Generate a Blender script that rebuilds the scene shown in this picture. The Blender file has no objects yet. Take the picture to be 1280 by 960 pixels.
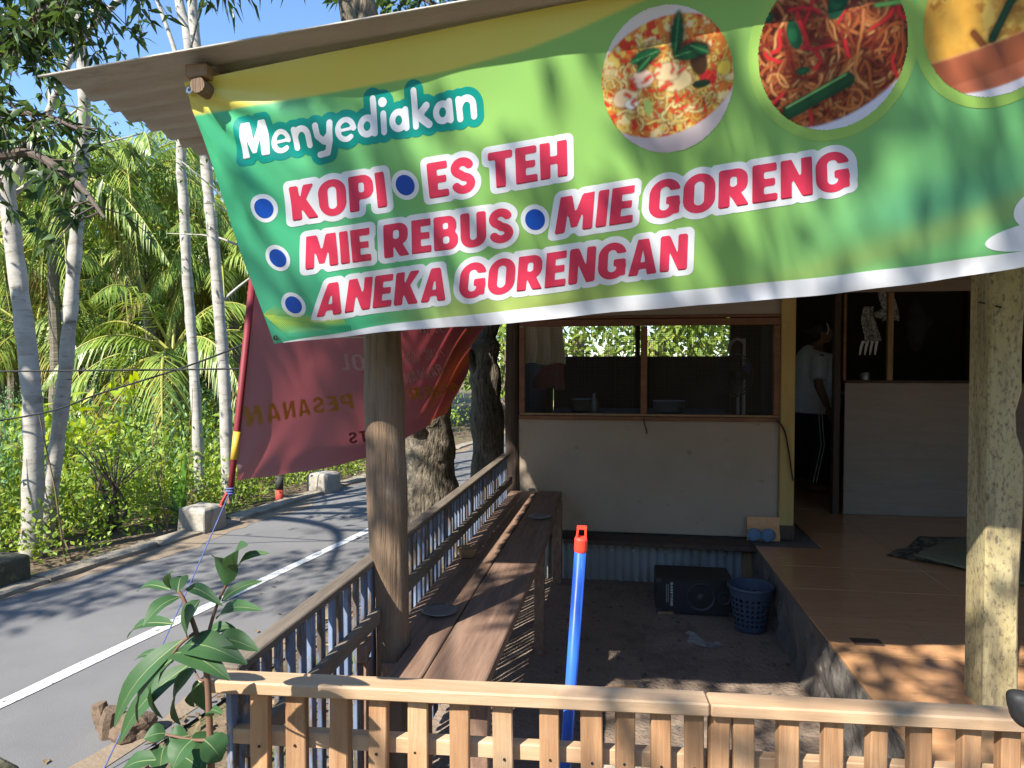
import bpy, bmesh, math, random
import numpy as np
from mathutils import Vector, Matrix
random.seed(11)
RNG = np.random.default_rng(11)
SC = bpy.context.scene
COL = SC.collection

# ------------------------------------------------------------------ camera
cam = bpy.data.cameras.new('camera')
cam.sensor_width = 36.0
cam.lens = 36.0 * 853.0 / 1280.0
cam.clip_start = 0.02
cam.clip_end = 2000
camo = bpy.data.objects.new('camera', cam)
COL.objects.link(camo)
camo.location = (0, 0, 1.45)
camo.rotation_euler = (math.radians(90 - 1.68), 0, math.atan(130 / 853.0))
SC.camera = camo

# ------------------------------------------------------------------ light
SUN = Vector((-0.36, -0.66, 0.70)).normalized()          # towards the sun
world = bpy.data.worlds.new('World')
SC.world = world
world.use_nodes = True
nt = world.node_tree
sky = nt.nodes.new('ShaderNodeTexSky')
sky.sky_type = 'NISHITA'
sky.sun_disc = False
sky.sun_elevation = math.asin(SUN.z)
sky.sun_rotation = math.atan2(SUN.x, SUN.y)
sky.air_density = 1.0
sky.dust_density = 0.1
sky.ozone_density = 6.0
bg = nt.nodes['Background']
bg.inputs[1].default_value = 0.115
nt.links.new(sky.outputs[0], bg.inputs[0])
sl = bpy.data.lights.new('sun', 'SUN')
sl.energy = 4.4
sl.angle = math.radians(0.53)
sl.color = (1.0, 0.95, 0.86)
so = bpy.data.objects.new('sun', sl)
COL.objects.link(so)
so.location = (-3, -5, 9)
so.rotation_euler = (-SUN).to_track_quat('-Z', 'Y').to_euler()
SC.view_settings.view_transform = 'Standard'
SC.view_settings.look = 'None'
SC.view_settings.gamma = 1
SC.view_settings.exposure = 1.45
SC.cycles.max_bounces = 6
SC.cycles.transparent_max_bounces = 6

# ------------------------------------------------------------------ helpers
def lin(r, g, b):
    f = lambda u: (u / 255 / 12.92) if u / 255 <= 0.04045 else ((u / 255 + 0.055) / 1.055) ** 2.4
    return (f(r), f(g), f(b), 1.0)

BASE = {}

def tag(o, label=None, cat=None, group=None, kind=None):
    if label: o['label'] = label
    if cat: o['category'] = cat
    if group: o['group'] = group
    if kind: o['kind'] = kind
    return o

def thing(name, loc, label, cat, group=None):
    o = bpy.data.objects.new(name, None)
    o.empty_display_size = 0.1
    COL.objects.link(o)
    o.location = loc
    BASE[o] = Vector(loc)
    return tag(o, label, cat, group)

def link(name, me, parent=None, loc=None):
    o = bpy.data.objects.new(name, me)
    COL.objects.link(o)
    if parent is not None:
        o.parent = parent
        BASE[o] = BASE[parent]
    else:
        BASE[o] = Vector((0, 0, 0))
    if loc is not None:
        o.location = Vector(loc) - (BASE[parent] if parent is not None else Vector((0, 0, 0)))
    return o

def rotm(rx=0, ry=0, rz=0):
    return Matrix.Rotation(rz, 3, 'Z') @ Matrix.Rotation(ry, 3, 'Y') @ Matrix.Rotation(rx, 3, 'X')

def catmull(pts, n):
    P = [Vector(p) for p in pts]
    P = [P[0] * 2 - P[1]] + P + [P[-1] * 2 - P[-2]]
    out = []
    for i in range(1, len(P) - 2):
        for k in range(n):
            t = k / n
            a, b, c, d = P[i - 1], P[i], P[i + 1], P[i + 2]
            out.append(0.5 * ((2 * b) + (c - a) * t + (2 * a - 5 * b + 4 * c - d) * t * t + (3 * b - a - 3 * c + d) * t ** 3))
    out.append(P[-2])
    return out

class MB:
    def __init__(s):
        s.v = []; s.f = []; s.m = []
    def add(s, V, F, mi=0):
        o = len(s.v)
        s.v.extend([tuple(p) for p in V])
        s.f.extend([tuple(i + o for i in q) for q in F])
        s.m.extend([mi] * len(F))
        return s
    def box(s, c, size, rot=None, mi=0):
        c = Vector(c); h = Vector(size) / 2
        V = []
        for dx in (-1, 1):
            for dy in (-1, 1):
                for dz in (-1, 1):
                    p = Vector((dx * h.x, dy * h.y, dz * h.z))
                    V.append(c + (rot @ p if rot else p))
        return s.add(V, [(0, 1, 3, 2), (4, 6, 7, 5), (0, 4, 5, 1), (2, 3, 7, 6), (0, 2, 6, 4), (1, 5, 7, 3)], mi)
    def beam(s, p0, p1, w, h, up=(0, 0, 1), mi=0):
        p0 = Vector(p0); p1 = Vector(p1)
        d = (p1 - p0).normalized(); u = Vector(up)
        r = d.cross(u).normalized(); u = r.cross(d).normalized()
        V = []
        for p in (p0, p1):
            for a, b in ((-1, -1), (1, -1), (1, 1), (-1, 1)):
                V.append(p + r * (a * w / 2) + u * (b * h / 2))
        return s.add(V, [(3, 2, 1, 0), (4, 5, 6, 7), (0, 1, 5, 4), (1, 2, 6, 5), (2, 3, 7, 6), (3, 0, 4, 7)], mi)
    def tube(s, path, rad, n=8, mi=0, cap=True, wob=0.0):
        path = [Vector(p) for p in path]
        if not hasattr(rad, '__len__'): rad = [rad] * len(path)
        ref = Vector((0.31, 0.17, 0.93)).normalized()
        V = []; F = []
        d0 = (path[1] - path[0]).normalized()
        if abs(d0.dot(ref)) > 0.95: ref = Vector((0.9, -0.3, 0.1)).normalized()
        a = d0.cross(ref).normalized()
        for i, p in enumerate(path):
            d = (path[min(i + 1, len(path) - 1)] - path[max(i - 1, 0)]).normalized()
            a = (a - d * a.dot(d)).normalized()
            b = d.cross(a)
            for k in range(n):
                t = 2 * math.pi * k / n
                r = rad[i] * (1 + (random.uniform(-wob, wob) if wob else 0))
                V.append(p + (a * math.cos(t) + b * math.sin(t)) * r)
        for i in range(len(path) - 1):
            for k in range(n):
                k2 = (k + 1) % n
                F.append((i * n + k, i * n + k2, (i + 1) * n + k2, (i + 1) * n + k))
        if cap:
            F.append(tuple(range(n - 1, -1, -1)))
            F.append(tuple((len(path) - 1) * n + k for k in range(n)))
        return s.add(V, F, mi)
    def lathe(s, prof, c=(0, 0, 0), n=20, mi=0, M=None):
        c = Vector(c); V = []; F = []
        for r, z in prof:
            for k in range(n):
                t = 2 * math.pi * k / n
                p = Vector((r * math.cos(t), r * math.sin(t), z))
                V.append(c + (M @ p if M else p))
        for i in range(len(prof) - 1):
            for k in range(n):
                k2 = (k + 1) % n
                F.append((i * n + k, i * n + k2, (i + 1) * n + k2, (i + 1) * n + k))
        return s.add(V, F, mi)
    def blob(s, c, r, seed=0, amp=0.25, sub=2, mi=0, flat=1.0):
        bm = bmesh.new()
        bmesh.ops.create_icosphere(bm, subdivisions=sub, radius=1)
        rd = random.Random(seed)
        ph = [rd.uniform(0, 6) for _ in range(6)]
        V = []
        for v in bm.verts:
            p = v.co
            k = 1 + amp * (math.sin(3 * p.x + ph[0]) * math.sin(2.5 * p.y + ph[1]) + 0.6 * math.sin(5 * p.z + ph[2] + 3 * p.x) + 0.4 * math.sin(8 * p.y + ph[3]))
            V.append(Vector(c) + Vector((p.x * r[0], p.y * r[1], p.z * r[2] * flat)) * k)
        F = [tuple(v.index for v in f.verts) for f in bm.faces]
        bm.free()
        return s.add(V, F, mi)
    def mesh(s, name, mats, off=Vector((0, 0, 0)), smooth=False, bevel=0.0):
        me = bpy.data.meshes.new(name)
        V = np.array(s.v, dtype=np.float64).reshape(-1, 3) - np.array(off)
        me.from_pydata(V.tolist(), [], s.f)
        for m in (mats if isinstance(mats, (list, tuple)) else [mats]):
            me.materials.append(m)
        me.polygons.foreach_set('material_index', s.m)
        if bevel:
            bm = bmesh.new(); bm.from_mesh(me)
            bmesh.ops.bevel(bm, geom=bm.edges[:], offset=bevel, segments=1, affect='EDGES', clamp_overlap=True)
            bm.to_mesh(me); bm.free()
        if smooth:
            me.polygons.foreach_set('use_smooth', [True] * len(me.polygons))
        me.update()
        return me
    def build(s, name, mats, parent=None, smooth=False, bevel=0.0):
        off = BASE[parent] if parent is not None else Vector((0, 0, 0))
        return link(name, s.mesh(name, mats, off, smooth, bevel), parent)
    def solo(s, name, mats, base, label, cat, group=None, smooth=False, bevel=0.0, local=False):
        me = s.mesh(name, mats, Vector((0, 0, 0)) if local else Vector(base), smooth, bevel)
        o = link(name, me); o.location = base
        return tag(o, label, cat, group)

def fast_mesh(name, V, F, mats, mi=None, smooth=False):
    """V (n,3) float, F (m,k) int, same face size"""
    me = bpy.data.meshes.new(name)
    V = np.asarray(V, np.float32); F = np.asarray(F, np.int32)
    me.vertices.add(len(V)); me.vertices.foreach_set('co', V.ravel())
    k = F.shape[1]
    me.loops.add(F.size); me.loops.foreach_set('vertex_index', F.ravel())
    me.polygons.add(len(F))
    me.polygons.foreach_set('loop_start', np.arange(0, F.size, k, dtype=np.int32))
    me.polygons.foreach_set('loop_total', np.full(len(F), k, np.int32))
    for m in (mats if isinstance(mats, (list, tuple)) else [mats]): me.materials.append(m)
    if mi is not None: me.polygons.foreach_set('material_index', np.asarray(mi, np.int32))
    me.update(calc_edges=True); me.validate()
    if smooth: me.polygons.foreach_set('use_smooth', np.ones(len(F), bool))
    return me

# ------------------------------------------------------------------ materials
def nd(t, k, **kw):
    n = t.nodes.new(k)
    for a, b in kw.items(): setattr(n, a, b)
    return n

def mat(name, c1, c2=None, scale=6.0, stretch=(1, 1, 1), rough=0.75, rough2=None, bump=0.0, bscale=None, metallic=0.0,
        rand=0.0, spots=None, spots2=None, spec=0.4, detail=8.0, contrast=(0.3, 0.7), coat=0.0, emis=None):
    m = bpy.data.materials.new(name)
    m.use_nodes = True
    t = m.node_tree; b = t.nodes['Principled BSDF']
    L = t.links.new
    b.inputs['Roughness'].default_value = rough
    b.inputs['Metallic'].default_value = metallic
    b.inputs['Specular IOR Level'].default_value = spec
    b.inputs['Coat Weight'].default_value = coat
    if c2 is None: c2 = tuple(x * 0.8 for x in c1[:3]) + (1,)
    tc = nd(t, 'ShaderNodeTexCoord'); oi = nd(t, 'ShaderNodeObjectInfo')
    mu = nd(t, 'ShaderNodeVectorMath', operation='SCALE'); mu.inputs[0].default_value = (31, 17, 23)
    L(oi.outputs['Random'], mu.inputs['Scale'])
    ad = nd(t, 'ShaderNodeVectorMath', operation='ADD'); L(tc.outputs['Object'], ad.inputs[0]); L(mu.outputs[0], ad.inputs[1])
    mp = nd(t, 'ShaderNodeMapping'); mp.inputs['Scale'].default_value = stretch; L(ad.outputs[0], mp.inputs[0])
    nz = nd(t, 'ShaderNodeTexNoise'); nz.inputs['Scale'].default_value = scale; nz.inputs['Detail'].default_value = detail
    nz.inputs['Roughness'].default_value = 0.62; L(mp.outputs[0], nz.inputs['Vector'])
    mr = nd(t, 'ShaderNodeMapRange'); mr.inputs[1].default_value = contrast[0]; mr.inputs[2].default_value = contrast[1]
    L(nz.outputs[0], mr.inputs[0])
    mx = nd(t, 'ShaderNodeMix', data_type='RGBA'); mx.inputs[6].default_value = c1; mx.inputs[7].default_value = c2
    L(mr.outputs[0], mx.inputs[0])
    out = mx.outputs[2]
    for sp in (spots, spots2):
        if sp:
            c3, sc, lo, hi = sp[:4]
            st = sp[4] if len(sp) > 4 else (1, 1, 1)
            m2 = nd(t, 'ShaderNodeMapping'); m2.inputs['Scale'].default_value = st; m2.inputs['Location'].default_value = (3.1, 7.7, 1.3)
            L(ad.outputs[0], m2.inputs[0])
            n2 = nd(t, 'ShaderNodeTexNoise'); n2.inputs['Scale'].default_value = sc; n2.inputs['Detail'].default_value = 9
            n2.inputs['Roughness'].default_value = 0.68; L(m2.outputs[0], n2.inputs['Vector'])
            r2 = nd(t, 'ShaderNodeMapRange'); r2.inputs[1].default_value = lo; r2.inputs[2].default_value = hi; L(n2.outputs[0], r2.inputs[0])
            x2 = nd(t, 'ShaderNodeMix', data_type='RGBA'); x2.inputs[7].default_value = c3
            L(out, x2.inputs[6]); L(r2.outputs[0], x2.inputs[0]); out = x2.outputs[2]
    if rand:
        hs = nd(t, 'ShaderNodeHueSaturation')
        rr = nd(t, 'ShaderNodeMapRange'); rr.inputs[3].default_value = 1 - rand; rr.inputs[4].default_value = 1 + rand
        L(oi.outputs['Random'], rr.inputs[0]); L(rr.outputs[0], hs.inputs['Value']); L(out, hs.inputs['Color']); out = hs.outputs[0]
    L(out, b.inputs['Base Color'])
    if rough2 is not None:
        r3 = nd(t, 'ShaderNodeMapRange'); r3.inputs[3].default_value = rough; r3.inputs[4].default_value = rough2
        L(nz.outputs[0], r3.inputs[0]); L(r3.outputs[0], b.inputs['Roughness'])
    if bump:
        src = nz.outputs[0]
        if bscale:
            n4 = nd(t, 'ShaderNodeTexNoise'); n4.inputs['Scale'].default_value = bscale; n4.inputs['Detail'].default_value = 6
            L(mp.outputs[0], n4.inputs['Vector']); src = n4.outputs[0]
        bp = nd(t, 'ShaderNodeBump'); bp.inputs['Strength'].default_value = 1.0; bp.inputs['Distance'].default_value = bump
        L(src, bp.inputs['Height']); L(bp.outputs[0], b.inputs['Normal'])
    return m

def leafmat(name, dark, light, tr=0.35, rough=0.5, yellow=None, spec=0.35, tcol=None):
    m = bpy.data.materials.new(name); m.use_nodes = True
    t = m.node_tree; b = t.nodes['Principled BSDF']; L = t.links.new
    g = nd(t, 'ShaderNodeNewGeometry'); cr = nd(t, 'ShaderNodeValToRGB')
    cr.color_ramp.elements[0].color = dark; cr.color_ramp.elements[1].color = light
    if yellow:
        e = cr.color_ramp.elements.new(0.86); e.color = light
        cr.color_ramp.elements[2].color = yellow
    L(g.outputs['Random Per Island'], cr.inputs[0])
    L(cr.outputs[0], b.inputs['Base Color']); b.inputs['Roughness'].default_value = rough
    b.inputs['Specular IOR Level'].default_value = spec
    tl = nd(t, 'ShaderNodeBsdfTranslucent')
    hs = nd(t, 'ShaderNodeHueSaturation'); hs.inputs['Value'].default_value = 1.35; hs.inputs['Saturation'].default_value = 1.1
    hs.inputs['Hue'].default_value = 0.485
    L(cr.outputs[0], hs.inputs['Color']); L(hs.outputs[0], tl.inputs[0])
    ms = nd(t, 'ShaderNodeMixShader'); ms.inputs[0].default_value = tr
    L(b.outputs[0], ms.inputs[1]); L(tl.outputs[0], ms.inputs[2])
    L(ms.outputs[0], t.nodes['Material Output'].inputs[0])
    return m

def attrmat(name, attr='Col', rough=0.45, tr=0.0, spec=0.4, weave=0.0):
    m = bpy.data.materials.new(name); m.use_nodes = True
    t = m.node_tree; b = t.nodes['Principled BSDF']; L = t.links.new
    a = nd(t, 'ShaderNodeVertexColor'); a.layer_name = attr
    L(a.outputs[0], b.inputs['Base Color']); b.inputs['Roughness'].default_value = rough
    b.inputs['Specular IOR Level'].default_value = spec
    if tr:
        tl = nd(t, 'ShaderNodeBsdfTranslucent'); L(a.outputs[0], tl.inputs[0])
        ms = nd(t, 'ShaderNodeMixShader'); ms.inputs[0].default_value = tr
        L(b.outputs[0], ms.inputs[1]); L(tl.outputs[0], ms.inputs[2]); L(ms.outputs[0], t.nodes['Material Output'].inputs[0])
    return m

def plain(name, c, rough=0.5, tr=0.0, spec=0.4, metallic=0.0, alpha=1.0):
    m = bpy.data.materials.new(name); m.use_nodes = True
    t = m.node_tree; b = t.nodes['Principled BSDF']; L = t.links.new
    b.inputs['Base Color'].default_value = c; b.inputs['Roughness'].default_value = rough
    b.inputs['Specular IOR Level'].default_value = spec; b.inputs['Metallic'].default_value = metallic
    b.inputs['Alpha'].default_value = alpha
    if tr:
        tl = nd(t, 'ShaderNodeBsdfTranslucent'); tl.inputs[0].default_value = c
        ms = nd(t, 'ShaderNodeMixShader'); ms.inputs[0].default_value = tr
        L(b.outputs[0], ms.inputs[1]); L(tl.outputs[0], ms.inputs[2]); L(ms.outputs[0], t.nodes['Material Output'].inputs[0])
    return m

M = {}
M['asphalt'] = mat('asphalt', (0.165, 0.16, 0.156, 1), (0.118, 0.115, 0.115, 1), scale=1.3, rough=0.9, bump=0.0015, bscale=220,
                   spots=((0.17, 0.165, 0.16, 1), 190, 0.58, 0.72), spots2=((0.075, 0.073, 0.073, 1), 0.7, 0.56, 0.62))
M['roadpaint'] = mat('road_paint', (0.68, 0.68, 0.66, 1), (0.5, 0.5, 0.49, 1), scale=4, rough=0.8, spots=((0.13, 0.13, 0.13, 1), 30, 0.54, 0.64), bump=0.002, bscale=120)
M['kerb'] = mat('kerb_concrete', (0.32, 0.28, 0.22, 1), (0.20, 0.165, 0.12, 1), scale=4, rough=0.95, bump=0.01, bscale=25, spots=((0.12, 0.10, 0.075, 1), 3.5, 0.52, 0.7))
M['block'] = mat('block_concrete', (0.40, 0.37, 0.31, 1), (0.27, 0.24, 0.20, 1), scale=5, rough=0.95, bump=0.006, bscale=40, spots=((0.12, 0.11, 0.08, 1), 4, 0.56, 0.72), rand=0.12)
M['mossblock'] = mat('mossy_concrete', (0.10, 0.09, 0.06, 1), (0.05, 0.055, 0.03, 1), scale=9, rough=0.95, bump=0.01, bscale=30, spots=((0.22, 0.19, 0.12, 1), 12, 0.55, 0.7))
M['soil'] = mat('soil', (0.17, 0.12, 0.075, 1), (0.09, 0.065, 0.04, 1), scale=2.2, rough=1.0, bump=0.03, bscale=18, spots=((0.09, 0.11, 0.03, 1), 1.6, 0.5, 0.65))
M['dirt'] = mat('packed_dirt', (0.27, 0.20, 0.148, 1), (0.19, 0.14, 0.104, 1), scale=5, rough=1.0, bump=0.012, bscale=55,
                spots=((0.26, 0.21, 0.165, 1), 60, 0.60, 0.74), spots2=((0.085, 0.062, 0.046, 1), 3, 0.52, 0.75))
M['tile'] = mat('floor_tile', (0.54, 0.295, 0.145, 1), (0.47, 0.245, 0.115, 1), scale=5, stretch=(1, 7, 1), rough=0.06, rough2=0.24, rand=0.05, spec=0.5,
                spots=((0.17, 0.10, 0.06, 1), 9, 0.58, 0.85, (1, 2.2, 1)))
M['grout'] = mat('plinth_concrete', (0.15, 0.13, 0.11, 1), (0.08, 0.07, 0.06, 1), scale=7, rough=0.95, bump=0.02, bscale=22, spots=((0.23, 0.20, 0.17, 1), 12, 0.58, 0.72))
M['panel'] = mat('wall_board', (0.36, 0.285, 0.215, 1), (0.30, 0.235, 0.175, 1), scale=2.0, rough=0.75, bump=.0015, spots=((0.17, 0.125, 0.09, 1), 9, 0.61, 0.74, (1, 1, 1.6)), spots2=((0.36, 0.31, 0.26, 1), 2, 0.6, 0.8))
M['panel_grey'] = mat('plank_board', (0.33, 0.27, 0.22, 1), (0.27, 0.22, 0.178, 1), scale=3, stretch=(1, 1, 7), rough=0.8, bump=0.003, spots=((0.2, 0.16, 0.12, 1), 5, 0.6, 0.8, (1, 1, 5)))
M['wood_red'] = mat('frame_wood', (0.22, 0.095, 0.045, 1), (0.12, 0.05, 0.025, 1), scale=8, stretch=(1, 6, 3), rough=0.6, bump=0.002, rand=0.1)
M['wood_tan'] = mat('tan_wood', (0.36, 0.23, 0.12, 1), (0.22, 0.13, 0.065, 1), scale=7, stretch=(3, 3, 1), rough=0.7, bump=0.002)
M['wood_dark'] = mat('dark_wood', (0.085, 0.055, 0.038, 1), (0.045, 0.03, 0.022, 1), scale=6, stretch=(3, 3, 0.6), rough=0.8, bump=0.006, rand=0.1)
M['wood_bench'] = mat('bench_wood', (0.27, 0.17, 0.118, 1), (0.14, 0.085, 0.06, 1), scale=6, stretch=(9, 0.7, 4), rough=0.42, rough2=0.7, bump=0.002, rand=0.08,
                      spots=((0.29, 0.22, 0.16, 1), 3.5, 0.56, 0.76, (4, 0.7, 1)))
M['wood_log'] = mat('log_wood', (0.25, 0.165, 0.10, 1), (0.13, 0.085, 0.053, 1), scale=6, stretch=(9, 9, 0.5), rough=0.85, bump=0.02,
                    spots=((0.06, 0.04, 0.028, 1), 6, 0.6, 0.75, (9, 9, 0.35)), spots2=((0.27, 0.22, 0.18, 1), 3.2, 0.52, 0.75, (2, 2, .8)))
M['wood_pine'] = mat('pine_wood', (0.43, 0.245, 0.125, 1), (0.29, 0.15, 0.07, 1), scale=5, stretch=(13, 9, 0.9), rough=0.7, bump=0.004, rand=0.24,
                     spots=((0.24, 0.115, 0.055, 1), 13, 0.60, 0.74, (1, 1, 0.6)), spots2=((0.47, 0.345, 0.215, 1), 2.0, 0.5, 0.8))
M['wood_rail'] = mat('pine_rail', (0.47, 0.315, 0.195, 1), (0.37, 0.23, 0.125, 1), scale=4, stretch=(0.9, 11, 10), rough=0.65, bump=0.002, rand=0.08,
                     spots=((0.22, 0.12, 0.06, 1), 14, 0.68, 0.76), spots2=((0.48, 0.37, 0.25, 1), 2.0, 0.5, 0.8))
M['wood_grey'] = mat('weathered_rail', (0.20, 0.16, 0.12, 1), (0.10, 0.08, 0.06, 1), scale=5, stretch=(8, 0.8, 8), rough=0.85, bump=0.004, rand=0.1)
M['blue_slat'] = mat('blue_paint_slat', (0.10, 0.135, 0.22, 1), (0.16, 0.20, 0.28, 1), scale=7, rough=0.75, rand=0.25, bump=0.003,
                     spots=((0.10, 0.075, 0.055, 1), 9, 0.47, 0.56, (4, 4, 0.8)), spots2=((0.34, 0.25, 0.15, 1), 14, 0.6, 0.66, (2, 2, 0.8)))
M['yellow_post'] = mat('yellow_paint_post', (0.36, 0.29, 0.13, 1), (0.43, 0.37, 0.21, 1), scale=4, stretch=(3, 3, 0.8), rough=0.75, bump=0.004,
                       spots=((0.13, 0.095, 0.06, 1), 75, 0.50, 0.66, (1.2, 1.2, 0.6)), spots2=((0.17, 0.135, 0.085, 1), 9.0, 0.50, 0.72, (3, 3, 0.35)))
M['yellow_plain'] = mat('yellow_paint_board', (0.42, 0.30, 0.105, 1), (0.33, 0.23, 0.08, 1), scale=4, stretch=(3, 3, 0.8), rough=0.7, bump=0.002,
                        spots=((0.15, 0.10, 0.045, 1), 20, 0.66, 0.74))
M['roof'] = mat('roof_sheet', (0.42, 0.38, 0.325, 1), (0.31, 0.27, 0.222, 1), scale=2.2, stretch=(0.6, 3, 1), rough=0.8, bump=0.003, bscale=60,
                spots=((0.10, 0.075, 0.05, 1), 4, 0.58, 0.75, (0.5, 2, 1)))
M['zinc'] = mat('zinc_sheet', (0.33, 0.34, 0.35, 1), (0.22, 0.22, 0.22, 1), scale=3, rough=0.5, metallic=0.25, spots=((0.17, 0.12, 0.08, 1), 6, 0.55, 0.75, (1, 1, 0.6)))
M['steel'] = plain('steel', (0.55, 0.55, 0.55, 1), 0.35, metallic=0.9)
M['wire'] = plain('screen_wire', (0.16, 0.14, 0.12, 1), 0.6)
M['bluepipe'] = mat('blue_plastic', (0.025, 0.10, 0.47, 1), (0.03, 0.125, 0.54, 1), scale=8, stretch=(1, 1, 0.3), rough=0.32, spots=((0.20, 0.26, 0.45, 1), 30, 0.58, 0.72, (3, 3, 0.25)), spots2=((0.10, 0.10, 0.13, 1), 14, 0.6, 0.75, (1, 1, .6)))
M['redcap'] = plain('red_plastic', (0.75, 0.055, 0.03, 1), 0.4)
M['black'] = mat('black_vinyl', (0.018, 0.017, 0.017, 1), (0.028, 0.026, 0.025, 1), scale=9, rough=0.55, bump=0.001, bscale=90)
M['blackcone'] = plain('speaker_cone', (0.05, 0.05, 0.053, 1), 0.4)
M['greyprint'] = plain('grey_print', (0.42, 0.42, 0.43, 1), 0.5)
M['white'] = plain('white_print', (0.78, 0.78, 0.76, 1), 0.5)
M['basket'] = mat('basket_plastic', (0.055, 0.075, 0.11, 1), (0.045, 0.06, 0.09, 1), scale=9, rough=0.45)
M['bag'] = plain('clear_plastic', (0.30, 0.31, 0.31, 1), 0.3, alpha=0.45, spec=0.5)
M['plate'] = mat('plate_metal', (0.32, 0.33, 0.34, 1), (0.22, 0.22, 0.22, 1), scale=8, rough=0.35, metallic=0.5, spots=((0.1, 0.09, 0.08, 1), 18, 0.58, 0.7))
M['bowl'] = mat('tan_plastic', (0.38, 0.24, 0.12, 1), (0.30, 0.18, 0.09, 1), scale=6, rough=0.5)
M['sandal'] = mat('blue_foam', (0.12, 0.21, 0.33, 1), (0.09, 0.14, 0.22, 1), scale=12, rough=0.8)
M['card'] = mat('printed_card', (0.60, 0.27, 0.10, 1), (0.62, 0.36, 0.18, 1), scale=30, rough=0.6, spots=((0.42, 0.16, 0.12, 1), 40, 0.6, 0.65))
M['mat_green'] = mat('woven_mat', (0.20, 0.19, 0.11, 1), (0.15, 0.145, 0.085, 1), scale=14, stretch=(1, 6, 1), rough=0.8, bump=0.002, bscale=120)
M['mat_pattern'] = mat('patterned_mat', (0.055, 0.05, 0.04, 1), (0.16, 0.14, 0.09, 1), scale=18, contrast=(0.48, 0.54), rough=0.85)
M['plate_dark'] = mat('dark_patch', (0.10, 0.065, 0.045, 1), (0.07, 0.05, 0.035, 1), scale=14, rough=0.5)
M['rope'] = mat('blue_rope', (0.045, 0.07, 0.22, 1), (0.10, 0.13, 0.28, 1), scale=60, rough=0.8)
M['rope_w'] = mat('white_rope', (0.6, 0.58, 0.54, 1), (0.4, 0.38, 0.35, 1), scale=60, rough=0.8)
M['cable'] = plain('black_cable', (0.012, 0.012, 0.012, 1), 0.6)
M['redpost'] = mat('red_paint', (0.42, 0.05, 0.03, 1), (0.30, 0.04, 0.03, 1), scale=9, rough=0.7)
M['blackpost'] = mat('black_paint', (0.03, 0.028, 0.026, 1), (0.05, 0.045, 0.04, 1), scale=9, rough=0.7)
M['bark_white'] = mat('pale_bark', (0.44, 0.415, 0.37, 1), (0.29, 0.27, 0.235, 1), scale=3.2, stretch=(2, 2, 3.5), rough=0.9, bump=0.008,
                      spots=((0.10, 0.085, 0.065, 1), 5, 0.60, 0.68, (1, 1, 4.5)), spots2=((0.19, 0.17, 0.13, 1), 3.0, 0.53, 0.70, (1, 1, 6)))
M['bark_brown'] = mat('rough_bark', (0.20, 0.165, 0.115, 1), (0.075, 0.06, 0.042, 1), scale=11, stretch=(2.4, 2.4, 0.7), rough=0.95, bump=0.05, bscale=22,
                      spots=((0.35, 0.31, 0.24, 1), 3, 0.55, 0.72), spots2=((0.03, 0.025, 0.02, 1), 20, 0.55, 0.66, (1.8, 1.8, 0.5)))
M['bark_branch'] = mat('branch_bark', (0.14, 0.105, 0.085, 1), (0.075, 0.057, 0.047, 1), scale=12, rough=0.9, bump=0.01)
M['bark_palm'] = mat('palm_bark', (0.21, 0.175, 0.13, 1), (0.13, 0.11, 0.08, 1), scale=4, stretch=(1, 1, 6), rough=0.95, bump=0.02)
M['stump'] = mat('stump_bark', (0.19, 0.13, 0.085, 1), (0.085, 0.06, 0.04, 1), scale=14, rough=0.95, bump=0.02)
M['leaf_mango'] = leafmat('dark_glossy_leaf', (0.028, 0.055, 0.016, 1), (0.075, 0.13, 0.03, 1), 0.3, 0.35, yellow=(0.16, 0.22, 0.04, 1))
M['leaf_plant'] = leafmat('plant_leaf', (0.028, 0.075, 0.03, 1), (0.05, 0.11, 0.035, 1), 0.22, 0.5, spec=.25)
M['leaf_palm'] = leafmat('palm_leaf', (0.12, 0.21, 0.035, 1), (0.29, 0.38, 0.08, 1), 0.3, 0.36, yellow=(0.38, 0.36, 0.08, 1))
M['leaf_palm_y'] = leafmat('yellow_palm_leaf', (0.20, 0.21, 0.04, 1), (0.36, 0.30, 0.06, 1), 0.3, 0.5)
M['leaf_palm_d'] = leafmat('dead_palm_leaf', (0.13, 0.09, 0.05, 1), (0.24, 0.17, 0.09, 1), 0.2, 0.8)
M['rachis'] = mat('frond_stem', (0.35, 0.33, 0.07, 1), (0.26, 0.26, 0.06, 1), scale=5, rough=0.5)
M['leaf_wood'] = leafmat('wood_leaf', (0.11, 0.18, 0.03, 1), (0.30, 0.38, 0.07, 1), 0.3, 0.6, yellow=(0.38, 0.40, 0.07, 1))
M['leaf_bush'] = leafmat('bush_leaf', (0.13, 0.23, 0.03, 1), (0.31, 0.41, 0.06, 1), 0.35, 0.5, yellow=(0.38, 0.40, 0.05, 1))
M['leaf_fern'] = leafmat('feather_leaf', (0.10, 0.20, 0.08, 1), (0.20, 0.35, 0.14, 1), 0.3, 0.55)
M['leaf_feather'] = leafmat('light_feather_leaf', (0.08, 0.16, 0.04, 1), (0.20, 0.30, 0.08, 1), 0.35, 0.55)
M['leaf_banana'] = leafmat('banana_leaf', (0.07, 0.16, 0.025, 1), (0.13, 0.27, 0.035, 1), 0.35, 0.35)
M['leaf_banana_y'] = leafmat('yellow_banana_leaf', (0.40, 0.40, 0.03, 1), (0.62, 0.52, 0.04, 1), 0.35, 0.45)
M['litter'] = leafmat('dry_leaf', (0.12, 0.08, 0.045, 1), (0.30, 0.21, 0.11, 1), 0.1, 0.8)
M['stem_green'] = mat('green_stem', (0.13, 0.19, 0.07, 1), (0.17, 0.18, 0.08, 1), scale=9, rough=0.7)
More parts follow.
